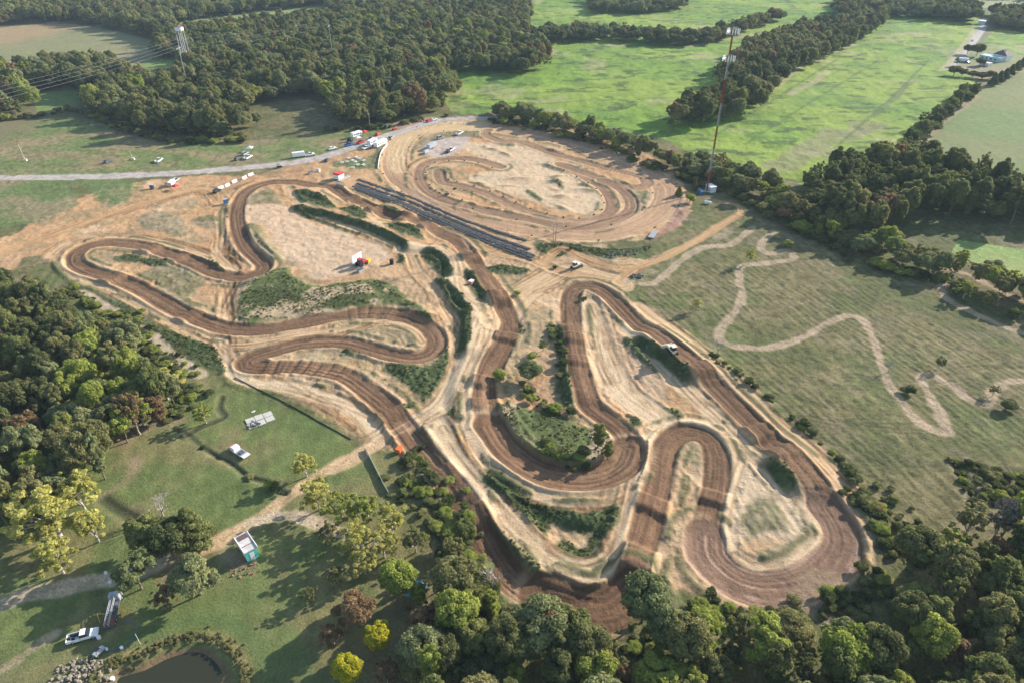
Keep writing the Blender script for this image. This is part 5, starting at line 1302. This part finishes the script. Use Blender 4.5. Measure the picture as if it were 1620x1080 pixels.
# long low fences
def fence(name, pts, h, mt_post, mt_rail, label, step=3.0, solid=False, rails=2):
    W = smooth_line(GW(pts), False, 1.0); c = W.mean(0); z0 = gz(*c); e = new(name, None, None, (c[0], c[1], z0)); prop(e, label, 'fence')
    acc = 0; last = None; P = []; n = 0
    for i in range(len(W)):
        if last is None or np.hypot(*(W[i]-last)) >= step: P.append((W[i][0]-c[0], W[i][1]-c[1], gz(*W[i])-z0)); last = W[i]
    pst = MB()
    for p in P: pst.tube((p[0],p[1],p[2]-.2),(p[0],p[1],p[2]+h),.05,.05,5)
    o = pst.obj('post', mt_post, e)
    rl = MB()
    for a, b in zip(P[:-1], P[1:]):
        if solid: rl.quad((a[0],a[1],a[2]),(b[0],b[1],b[2]),(b[0],b[1],b[2]+h*.9),(a[0],a[1],a[2]+h*.9)); rl.quad((a[0]+.05,a[1]+.05,a[2]),(b[0]+.05,b[1]+.05,b[2]),(b[0]+.05,b[1]+.05,b[2]+h*.9),(a[0]+.05,a[1]+.05,a[2]+h*.9)); rl.quad((a[0],a[1],a[2]+h*.9),(b[0],b[1],b[2]+h*.9),(b[0]+.05,b[1]+.05,b[2]+h*.9),(a[0]+.05,a[1]+.05,a[2]+h*.9))
        else:
            for k in range(rails): z = h*(.45+.5*k/max(1, rails-1)); rl.tube((a[0],a[1],a[2]+z),(b[0],b[1],b[2]+z),.045,.045,4)
    rl.obj('panel' if solid else 'rail', mt_rail, e)
fence('silt_fence', [(372,597),(420,622),(470,648),(525,680),(562,700)], .32, WOOD, mat('olive_netting', (.05,.06,.035), .9), 'low dark fabric fence between the lawn and the sandy lane', solid=True)
fence('rail_fence', [(578,712),(592,740),(606,768),(622,795)], 1.0, WHITE, mat('pale_green_board', (.42,.47,.38)), 'pale green board fence running down the grass under the track crossing', solid=True)
fence('barrier_fence', [(613,229),(606,240),(601,252),(598,270)], 1.0, WHITE, CANVAS, 'white curved barrier at the left end of the oval', solid=True)
fence('catch_fence', [(640,214),(680,200),(740,192),(800,193),(860,202),(930,217),(1000,238),(1050,262),(1078,285)], 1.3, WOOD, WOOD, 'dark post and rail fence around the far side of the oval', step=4)
fence('rope_fence', [(420,277),(440,274),(470,272),(500,268)], .9, WOOD, WOOD, 'low post fence between the road and the first bend', step=2.5)

# marker tyres round the oval's inner track
mk = None; n = 0
for pts in INNER[:2]+[OVAL]:
    W = smooth_line(GW(pts), pts is OVAL, 1.0); st = 9 if pts is not OVAL else 12
    for k in range(3, len(W)-1, st):
        t = W[min(k+1, len(W)-1)]-W[k-1]; t /= np.hypot(*t); off = 3.7 if pts is not OVAL else (6.6 if n % 2 else -6.6); x, y = W[k][0]-t[1]*off, W[k][1]+t[0]*off
        if mk is None:
            m = MB(); K = 12
            for rr, zz in ((.36,0),(.36,.28),(.2,.29),(.18,.1)):
                for j in range(K): m.v.append((rr*math.cos(2*math.pi*j/K), rr*math.sin(2*math.pi*j/K), zz))
            for q in range(3):
                for j in range(K): m.f.append([q*K+j, q*K+(j+1) % K, (q+1)*K+(j+1) % K, (q+1)*K+j])
            o = m.obj('rubber_marker', RUB); mk = o
        else: o = mk.copy(); COL.objects.link(o)
        o.location = (x, y, gz(x, y)); n += 1
        prop(o, 'black rubber marker lying along the edge of the oval dirt lanes', 'marker', 'rubber markers around the oval')

# pond
fw = GW(POND); W = smooth_line(fw, True, 1.5); c = W.mean(0); W2 = c+(W-c)*1.06
wm = bpy.data.materials.new('pond_water'); wm.use_nodes = True; b = wm.node_tree.nodes['Principled BSDF']; b.inputs['Base Color'].default_value = (.03,.032,.018,1); b.inputs['Roughness'].default_value = .06; b.inputs['IOR'].default_value = 1.33
nz = wm.node_tree.nodes.new('ShaderNodeTexNoise'); nz.inputs['Scale'].default_value = 3; bp = wm.node_tree.nodes.new('ShaderNodeBump'); bp.inputs['Strength'].default_value = .08; bp.inputs['Distance'].default_value = .05
wm.node_tree.links.new(nz.outputs['Fac'], bp.inputs['Height']); wm.node_tree.links.new(bp.outputs[0], b.inputs['Normal'])
o = new('pond_water', poly_mesh('pond_water', [(p[0], p[1], -.95) for p in W2], [list(range(len(W2)))], wm)); o['kind'] = 'structure'

# white and teal shed
def on(px, py, p2, name, label, cat):
    x, y = G(px, py); a, b = G(*p2); e = new(name, None, None, (x, y, gz(x, y))); e.rotation_euler[2] = math.atan2(b-y, a-x); prop(e, label, cat); return e
e = on(394, 874, (404,889), 'roadside_shed', 'white framed shed with a teal front end beside the dirt lane', 'shed')
e.scale = (1,.9,1.1); MB().box(-2.5,2.3,-1.35,1.35,.1,2.5).obj('wall', WHITE, e); MB().box(2.302,2.5,-1.4,1.4,0,2.45).obj('front_wall', TEAL, e)
MB().prof([(-2.7,2.502),(2.6,2.502),(2.6,2.75),(-2.7,2.9)], -1.55,1.55).obj('roof', WEATH, e)
for sy in (-1,1): MB().box(-2.74,2.66,sy*1.56-.09,sy*1.56+.09,2.62,3.0).obj('edge_trim', WHITE, e)
MB().box(-2.35,-1.0,-1.1,1.1,2.87,2.98).obj('roof_patch', SHING, e); MB().box(.85,.98,-1.45,1.45,2.76,2.88).obj('seam', DKGREY, e); MB().box(2.502,2.54,-.5,.5,.1,2.0).obj('door', WHITE, e)


# flatbed truck with a faded red nose on the lawn
e = on(380, 719, (366,710), 'flatbed_truck', 'white flatbed truck with a faded red nose on the lawn above the ditch', 'truck')
e.scale = (.92,.92,.72); MB().prof([(2.6,.5),(3.6,.55),(3.6,1.5),(2.6,1.8)], -1.0,1.0).obj('nose', PINK, e, .08)
MB().prof([(.8,.5),(2.6,.5),(2.6,1.85),(2.2,2.35),(.9,2.4)], -1.05,1.05,.1,2).obj('cab', WHITE, e, .05); MB().prof([(2.62,1.7),(2.3,2.25),(2.24,2.25),(2.56,1.7)], -.9,.9).obj('windscreen', GLASS, e)
MB().box(-3.4,.75,-1.1,1.1,.85,1.0).obj('flatbed', SILVER, e); MB().box(-3.4,-2.3,-1.05,1.05,1.002,1.25).obj('toolbox', WHITE, e); MB().box(-1.6,-.2,-.7,.6,1.002,1.45).obj('load', DKGREY, e)
wheels(e, (2.3,-1.5,-2.4), 2.1, .45)

# broken concrete slabs
e = on(412, 665, (426,660), 'concrete_slabs', 'pale broken concrete floor slabs with debris on the lawn', 'slabs')
r = random.Random(3)
for (x0,x1,y0,y1) in [(-3.6,-1.3,-2.2,-.1),(-3.4,-1.2,.1,2.2),(-1.1,1.0,-2.3,-.15),(-1.05,1.1,.1,2.3),(1.2,3.4,-2.1,.0),(1.25,3.5,.2,2.2)]:
    MB().box(x0,x1,y0,y1,-.05,.16+r.random()*.1).obj('slab', CONC, e)
m = MB()
for k in range(26): x_, y_ = r.gauss(-2.2,.8), r.gauss(-1.4,.6); m.box(x_-.2,x_+.2,y_-.12,y_+.14,.2,.3+r.random()*.3,.05,.04)
m.obj('debris', DKGREY, e); e = on(401, 651, (403,650), 'white_board', 'small white board on the lawn above the concrete slabs', 'board'); MB().box(-.5,.5,-.25,.25,.02,.1).obj('board', CANVAS, e); MB().box(-.4,.4,-.04,.04,.1,.16).obj('batten', WOOD, e)

# rig trailer with folded yellow arms, hoses, pump on the shaded lawn
e = on(180, 968, (186,946), 'drill_rig_truck', 'dark rig truck with yellow outriggers in the tree shade by the pond', 'truck')
MB().prof([(2.0,.6),(3.7,.6),(3.8,1.4),(3.3,2.2),(2.0,2.3)], -1.05,1.05,.1,1.8).obj('cab', SILVER, e, .06); MB().prof([(3.75,1.45),(3.38,2.1),(3.32,2.1),(3.7,1.45)], -.85,.85).obj('windscreen', GLASS, e)
MB().box(-4.0,1.95,-1.05,1.05,.7,1.0).obj('bed', DKGREY, e); m = MB()
for sy in (-.35,.35):
    m.tube((-4.2,sy,1.9),(2.6,sy,2.5),.06,.06,5).tube((-4.2,sy,1.4),(2.6,sy,2.0),.06,.06,5)
for k in range(12): xk = -4.1+k*.56; zk = 1.9+(xk+4.2)*.088; m.tube((xk,-.35,zk),(xk+.5,.35,zk+.05),.03,.03,4).tube((xk,-.35,zk),(xk,-.35,zk-.5),.03,.03,4).tube((xk,.35,zk),(xk,.35,zk-.5),.03,.03,4)
m.obj('mast', STEEL, e); MB().box(-1.2,1.2,-.8,.8,1.002,1.7).obj('engine', DKGREY, e, .05); MB().box(-3.7,-2.2,-.9,.9,1.002,1.35).obj('toolbox', mat('rust_red', (.20,.07,.05), .8), e)
for sy in (-1,1): MB().tube((-.8,sy*1.0,.9),(-.4,sy*2.6,1.1),.07,.07,5).tube((-.4,sy*2.6,1.1),(-1.9,sy*2.0,.1),.06,.06,5).obj('outrigger', YELLOW, e)
wheels(e, (2.9,-2.2,-3.1), 2.15, .46)
def hose(pts, mt, label):
    W = smooth_line(GW(pts), False, .5); c = W.mean(0); z0 = gz(*c); m = MB()
    for a, b in zip(W[:-1], W[1:]): m.tube((a[0]-c[0],a[1]-c[1],gz(*a)-z0+.12),(b[0]-c[0],b[1]-c[1],gz(*b)-z0+.08),.05,.05,6)
    o = m.obj('hose', BLUE); o.location = (c[0],c[1],z0); prop(o, label, 'hose')
hose([(194,982),(205,985),(216,987),(218,995),(214,1005),(208,1012),(200,1020),(192,1024),(180,1028),(164,1030)], TARP, 'blue hose curling over the grass from the rig truck to the pump')
V(lambda: utv(SILVER), 'pump_cart', 'pump_cart', (158,1032), (162,1028), 'grey wheeled pump at the end of the blue hose by the pond', 'pump', sc=.8)
for k, (px, py, s, lab) in enumerate([(157,1009,.35,'pale green barrel next to the white pickup'),(169,1027,.25,'small white bucket beside the grey pump'),(193,1025,.3,'white canister lying at the hose beside the pond'),(175,922,.32,'white drum on the grey lane corner'),(168,907,.3,'white drum at the upper edge of the grey farm lane'),(176,1070,.4,'white float at the edge of the pond water')]):
    x, y = G(px, py); z = gz(x, y) if k != 5 else -.97
    m = MB().tube((0,0,0),(0,0,s*1.6),s,s,12); m.tube((0,0,s*1.6),(0,0,s*1.75),s*1.05,s*.9,12); o = m.obj('barrel', CANVAS); o.location = (x, y, z); prop(o, lab, 'barrel')

# blue tarps in the thicket
for px, py, q, s, lab in ((658,940,(664,932),1.0,'bright blue tarp shelter beside the lime green tree'),(690,998,(694,1004),.62,'small blue tarp shelter under the orange brown tree')):
    e = on(px, py, q, 'tarp_shelter', lab, 'shelter'); e.scale = (s,s,s); m = MB(); n = 9
    for j in range(n):
        for i in range(n): u, w = i/(n-1)*2-1, j/(n-1)*2-1; m.v.append((u*2.1, w*1.5, 1.9-abs(w)*.75+.10*math.sin(u*7+w*4)))
    for j in range(n-1):
        for i in range(n-1): m.f.append([j*n+i, j*n+i+1, (j+1)*n+i+1, (j+1)*n+i])
    m.obj('tarp', TARP, e)
    for sx in (-2,2):
        for sy in (-1.4,1.4): MB().tube((sx,sy,-.2),(sx,sy,1.15),.05,.05,5).obj('pole', WOOD, e)
    MB().tube((-3.1,1.75,1.2),(3.1,1.75,1.2),.08,.08,6).obj('ridge_pole', WOOD, e)

# scoring wagon with slanted white panels, red tractor unit and yellow tank on the sand pan
e = on(567, 417, (580,409), 'scoring_wagon', 'wagon with four tall white panels on the sand pan', 'wagon')
for k in range(4): MB().prof([(-2.6+k*1.35,.5),(-1.4+k*1.35,.5),(-1.1+k*1.35,3.9),(-2.3+k*1.35,3.9)], .5,.62).obj('panel', WHITE, e)
MB().box(-2.8,2.8,-.9,.45,.7,.95).obj('bed', DKGREY, e); wheels(e, (-1.6,1.6), 1.8, .4)
V(lambda: tractor(RED), 'tracr', 'tractor', (572,421), (580,417), 'red tractor with a cab in front of the white panel wagon', 'tractor', sc=1.25)
V(small_box(YELLOW, YELLOW, 1.4, 1.1, 1.3), 'cab8', 'fuel_tank', (583,415), (586,413), 'yellow fuel tank right of the red tractor on the sand', 'tank')
V(None, 'cab7', 'generator_box', (570,430), (576,427), 'grey generator in front of the red tractor on the sand', 'generator')

# broken pallets and rocks
def heap(px, py, R, n, mt, label, cat, name, s0=.25, s1=.7, tall=.6):
    x, y = G(px, py); r = random.Random(int(px)); m = MB()
    for k in range(n):
        a, q = r.random()*6.28, R*math.sqrt(r.random()); cx, cy = q*math.cos(a)*1.5, q*math.sin(a); z = max(0, tall*(1-q/R))*r.uniform(.4, 1); s = r.uniform(s0, s1)
        b0 = len(m.v); pts = [(r.uniform(.6,1)*math.cos(t)*s, r.uniform(.6,1)*math.sin(t)*s) for t in np.linspace(0, 6.28, 7)[:-1]]
        m.v += [(cx+p[0], cy+p[1], z-.2) for p in pts]+[(cx+p[0]*.6, cy+p[1]*.6, z+s*r.uniform(.4,.8)) for p in pts]
        m.f += [[b0+6+j for j in range(6)]]+[[b0+j, b0+(j+1) % 6, b0+6+(j+1) % 6, b0+6+j] for j in range(6)]
    o = m.obj(name, mt); o.location = (x, y, gz(x, y)); prop(o, label, cat)
heap(125,1068,3.6,170,ROCK,'pile of pale grey rocks on the bank left of the pond','rocks','rock_pile',.2,.55,.5)
heap(1007,438,1.6,26,DKGREY,'dark rubble heap at the fork of the meadow paths','rubble','rubble_heap')
heap(966,408,1.3,18,DKGREY,'small dark debris heap above the orange lane fork','rubble','rubble_heap')
heap(993,403,2.2,24,ROCK,'pale boards and stones dumped on the grass by the oval','rubble','rubble_heap',.15,.5,.3)
DIRTM = mat('red_soil', (.27,.15,.11), .95, bump=.8, var=.25)
heap(661,191,3.6,60,DIRTM,'heap of red soil beside the road at the top of the oval','soil heap','soil_heap',.6,1.4,1.2)
heap(640,196,2.6,40,DIRTM,'smaller heap of red soil left of the large one','soil heap','soil_heap',.5,1.2,.8)
heap(385,900,2.2,34,DIRTM,'reddish rubble on the ground by the teal and white shed','rubble','rubble_heap',.15,.4,.2)

# old flat wagon in the grass by the oval's right end
e = on(1033, 374, (1042,362), 'hay_wagon', 'grey slatted wagon in the grass at the near right end of the oval', 'wagon')
for k in range(6): MB().box(-3.6,3.6,-1.2+k*.41,-.85+k*.41,.85,.95).obj('slat', STEEL, e)
for x_ in (-3.5,0,3.5): MB().box(x_-.06,x_+.06,-1.2,1.2,.7,.848).obj('cross_beam', WOOD, e)
wheels(e, (-2.4,2.4), 2.2, .4)

# poles
def pole(px, py, h, label, arm=True, mt=None, r=.14, name='utility_pole', lamp=False):
    x, y = G(px, py); e = new(name, None, None, (x, y, gz(x, y))); prop(e, label, 'pole'); MB().tube((0,0,-.5),(0,0,h),r,r*.7,8).obj('shaft', mt or WOOD, e)
    if arm: MB().box(-.9,.9,-.06,.06,h-.9,h-.75).obj('crossarm', mt or WOOD, e)
    if arm:
        for k in (-.8,-.3,.3,.8): MB().tube((k,0,h-.75),(k,0,h-.55),.05,.03,5).obj('insulator', CANVAS, e)
    if lamp:
        for k in (-.7,.7): MB().box(k-.3,k+.3,-.25,.1,h-1.0,h-.6,.05,.05).obj('floodlight', SILVER, e)
    e.rotation_euler[2] = px*.1; return e
pole(586,206,10,'pale pole at the forest edge above the pit row', mt=M_PALE_BARK); pole(846,196,10,'grey light pole at the back of the oval', False, STEEL, lamp=True); pole(973,227,9,'white topped pole on the far right side of the oval', False, STEEL, lamp=True)
pole(875,386,8,'left one of two grey light poles at the near end of the oval', False, STEEL, lamp=True); pole(879,384,7.5,'right one of two grey light poles at the near end of the oval', True)
def weather(px, py, label, h):
    e = on(px, py, (px+5,py), 'wind_pole', label, 'pole'); MB().tube((0,0,0),(-.6,0,h),.10,.06,6).obj('shaft', CREAM, e); MB().box(-.9,.9,-.5,.5,0,1.0,.2,.1).obj('base', CREAM, e, .05); MB().tube((.5,0,.3),(1.2,.3,1.6),.08,.08,6).obj('brace', CREAM, e)
weather(41,256,'tall cream pole with a boxy foot at the left of the meadow',9); weather(211,254,'short cream pole with a boxy foot between the dark car and white pickup',4.5)
pole(222,1018,3.2,'thin pale post on the bank by the pond', False, CREAM, .06, 'post'); pole(409,238,9,'thin grey pole behind the parked cluster on the meadow', False, STEEL, .07)

# radio mast: three faced lattice, red and white bands, two crowns of panel antennas
x, y = G(1118,303); z0 = gz(x, y); mast = new('radio_mast', None, None, (x, y, z0)); prop(mast, 'tall red and white lattice radio mast beside the tree line', 'radio mast')
HM = 70.0; nb_ = 7; MRED = mat('faded_mast_red', (.30,.05,.035), .6)
def ms(z): return .12*(1-z/HM)+.36
for bnd in range(nb_):
    m = MB(); za, zb_ = bnd*HM/nb_, (bnd+1)*HM/nb_; steps = 7
    for s_ in range(steps):
        u = za+(zb_-za)*s_/steps; w = za+(zb_-za)*(s_+1)/steps
        A = [(ms(u)*math.cos(2.094*k), ms(u)*math.sin(2.094*k), u) for k in range(3)]; B = [(ms(w)*math.cos(2.094*k), ms(w)*math.sin(2.094*k), w) for k in range(3)]
        for k in range(3):
            m.tube(A[k], B[k], .07, .07, 5); m.tube(A[k], B[(k+1) % 3], .045, .045, 4); m.tube(B[k], B[(k+1) % 3], .045, .045, 4); m.tube(A[(k+1) % 3], B[k], .045, .045, 4)
    m.obj('lattice_section', MRED if bnd % 2 == 0 else STEEL, mast)
MB().tube((.2,.2,0),(.12,.12,HM),.12,.1,6).obj('cable_run', BLACKM, mast)
for zz in (HM-1.0, HM-11.5):
    m = MB()
    for k in range(3):
        a0 = 2.094*k+.5; c0 = Vector((math.cos(a0)*1.9, math.sin(a0)*1.9, zz)); t = Vector((-math.sin(a0), math.cos(a0), 0)); m.tube(c0-t*1.9, c0+t*1.9, .06, .06, 5); m.tube((0,0,zz), tuple(c0), .06, .06, 5)
    m.obj('antenna_platform', STEEL, mast)
    for k in range(3):
        a0 = 2.094*k+.5; t = Vector((-math.sin(a0), math.cos(a0), 0)); d = Vector((math.cos(a0), math.sin(a0), 0))
        for j in (-1.7,-.6,.6,1.7):
            c0 = d*2.05+t*j; m = MB().box(-.12,.12,-.17,.17,-1.1,1.1); o = m.obj('panel_antenna', WHITE, mast, .03); o.location = (c0.x, c0.y, zz+.1); o.rotation_euler[2] = a0
MB().tube((0,0,HM),(0,0,HM+3),.04,.02,5).obj('lightning_rod', STEEL, mast); MB().box(-1.3,1.3,-1.3,1.3,-.4,.25).obj('footing', CONC, mast)
e = on(1124,303,(1132,308),'equipment_shelter','white equipment shelter at the foot of the radio mast','shelter'); MB().box(-2.2,2.2,-1.4,1.4,.1,2.7).obj('wall', WHITE, e); MB().box(-2.4,2.4,-1.6,1.6,2.702,2.9).obj('roof', WHITE, e); MB().box(-.4,.5,-1.44,-1.402,.2,2.1).obj('door', SILVER, e); MB().box(1.1,1.9,-1.6,-1.402,1.0,1.9).obj('air_conditioner', STEEL, e)
e = on(1108,307,(1112,309),'equipment_cabinet','dark equipment cabinets left of the radio mast foot','cabinet'); MB().box(-1.6,-.1,-.8,.8,0,1.9).obj('cabinet', DKGREY, e); MB().box(.1,1.5,-.8,.8,0,1.6).obj('cabinet', BLUE, e)
e = on(1119,323,(1125,324),'propane_tank','white rounded gas tank below the mast shelter','tank'); 
m = MB().tube((-1.3,0,.9),(1.3,0,.9),.6,.6,14); m.tube((1.3,0,.9),(1.6,0,.9),.6,.25,14); m.tube((-1.6,0,.9),(-1.3,0,.9),.25,.6,14); m.obj('tank', WHITE, e)
for sx in (-.9,.9): MB().box(sx-.1,sx+.1,-.4,.4,-.2,.45).obj('foot', CONC, e)

# water tower
x, y = G(301,118); e = new('water_tower', None, None, (x, y, gz(x, y))); prop(e, 'white water tower on tall legs rising out of the forest', 'water tower')
HW = 31.0; e.scale = (.78,.78,.97)
for sx in (-1,1):
    for sy in (-1,1): MB().tube((sx*3.3,sy*3.3,-1),(sx*2.6,sy*2.6,HW),.24,.20,8).obj('leg', WHITE, e)
m = MB()
for z in (8,16,24):
    q = 3.3-.7*z/HW
    for a, b in (((-q,-q),(q,-q)),((q,-q),(q,q)),((q,q),(-q,q)),((-q,q),(-q,-q))): m.tube((*a,z),(*b,z),.09,.09,5); m.tube((*a,z),(b[0],b[1],z-8),.05,.05,4)
m.obj('brace', STEEL, e); m = MB(); m.tube((0,0,HW-1.0),(0,0,HW),2.4,3.9,20); m.tube((0,0,HW),(0,0,HW+2.4),3.9,3.9,20); m.obj('tank', WHITE, e)
m = MB(); m.tube((0,0,HW+2.4),(0,0,HW+3.6),4.1,.4,20); m.obj('roof', mat('roof_oxide', (.22,.12,.12), .7), e); MB().tube((0,0,-1),(0,0,HW-1.0),.22,.22,8).obj('riser_pipe', WHITE, e)

# overhead lines in front of the forest
WIRE = mat('aluminium_wire', (.40,.40,.42), .4, .2)
def wire(a, b, h, k, side='left'):
    xa, ya = G(*a, h); xb, yb = G(*b, h); m = MB(); n = 18; P = []
    for i in range(n+1): t = i/n; P.append((xa+(xb-xa)*t, ya+(yb-ya)*t, h-5*4*t*(1-t)*.35))
    for p, q in zip(P[:-1], P[1:]): m.tube(p, q, .03, .03, 4)
    o = m.obj('power_line', WIRE); prop(o, ['top','second','third','lowest'][k]+' of the pale overhead wires '+side+' of the water tower', 'wire', 'overhead wires in front of the forest')
for k in range(4): wire((-90,157+k*7), (280,62+k*5.5), 30, k)
for k in range(4): wire((280,62+k*5.5), (520,32+k*3.5), 30, k, 'right')
for px, py, lab in ((284,76,'steel wire pylon hidden among the trees next to the water tower'),(522,41,'steel wire pylon in the forest at the top of the picture')):
    x, y = G(px-2, py, 30); e = new('pylon', None, None, (x, y, 0)); prop(e, lab, 'pylon'); MB().tube((0,0,-1),(0,0,31),.28,.16,8).obj('shaft', STEEL, e); MB().box(-.12,.12,-4,4,29.6,29.9).obj('crossarm', STEEL, e)

# far farmstead
e = on(1571,96,(1584,98.5),'farmhouse','far farmhouse with brown gabled roof and pale blue wing','house')
MB().box(-2,9,1,9,-.3,4.2).obj('wall', WHITE, e); m = MB(); m.v += [(-2.5,.5,4.2),(9.5,.5,4.2),(9.5,9.5,4.2),(-2.5,9.5,4.2),(3.5,3,8.2),(3.5,7,8.2)]; m.f += [[0,1,4],[1,2,5,4],[2,3,5],[3,0,4,5]]; m.obj('roof', SHING, e)
MB().box(-8,9,-7,.4,-.3,3.0).obj('wing_wall', LBLUE, e); MB().prof([(-8.5,3.0),(9.5,3.0),(9.5,3.3),(-8.5,3.3)], -7.4,.45).obj('wing_roof', LBLUE, e)
for k in range(4): MB().box(-6+k*3.6,-4.6+k*3.6,-7.06,-7.003,.9,2.1).obj('window', GLASS, e)
MB().box(5,6,2,3,6,9.2).obj('chimney', CONC, e)
e = on(1558,105,(1566,106.5),'garden_shed','low white shed in front of the far farmhouse','shed'); MB().box(-3.5,3.5,-2.2,2.2,-.2,2.2).obj('wall', WHITE, e); MB().prof([(-3.8,2.2),(3.8,2.2),(3.8,2.5),(-3.8,2.5)], -2.5,2.5).obj('roof', WHITE, e); MB().box(-1,1,-2.24,-2.203,0,1.9).obj('door', SILVER, e)
V(None, 'bt_w', 'box_trailer', (1523,99), (1530,99.5), 'white trailer on the drive of the far farmstead', 'trailer', sc=1.1)
V(None, 'car_w', 'parked_car', (1538,66), (1541,60), 'white car on the far farm drive', 'car')
V(None, 'car_dk', 'parked_car', (1530,101), (1536,102), 'dark car beside the trailer of the far farmstead', 'car')
e = on(1553,37,(1557,33),'field_barn','small pale blue barn at the top of the far farm drive','barn'); MB().box(-4,4,-3,3,-.3,3.5).obj('wall', LBLUE, e); MB().prof([(-4.3,3.5),(4.3,3.5),(4.3,3.8),(-4.3,3.8)], -3.3,3.3).obj('roof', WHITE, e)

# ------------------------------------------------------------------ haze
hm = bpy.data.materials.new('haze_air'); hm.use_nodes = True; nt = hm.node_tree; nt.nodes.clear(); pv = nt.nodes.new('ShaderNodeVolumePrincipled'); ho = nt.nodes.new('ShaderNodeOutputMaterial')
pv.inputs['Color'].default_value = (.62,.80,1.0,1); pv.inputs['Density'].default_value = HAZE; pv.inputs['Anisotropy'].default_value = 0.0; nt.links.new(pv.outputs[0], ho.inputs['Volume'])
hz = MB().box(-9500,9500,-1400,9500,-12,150).obj('haze', hm); hz['kind'] = 'stuff'; hz['label'] = 'thin pale blue air over the whole valley'; hz['category'] = 'haze'
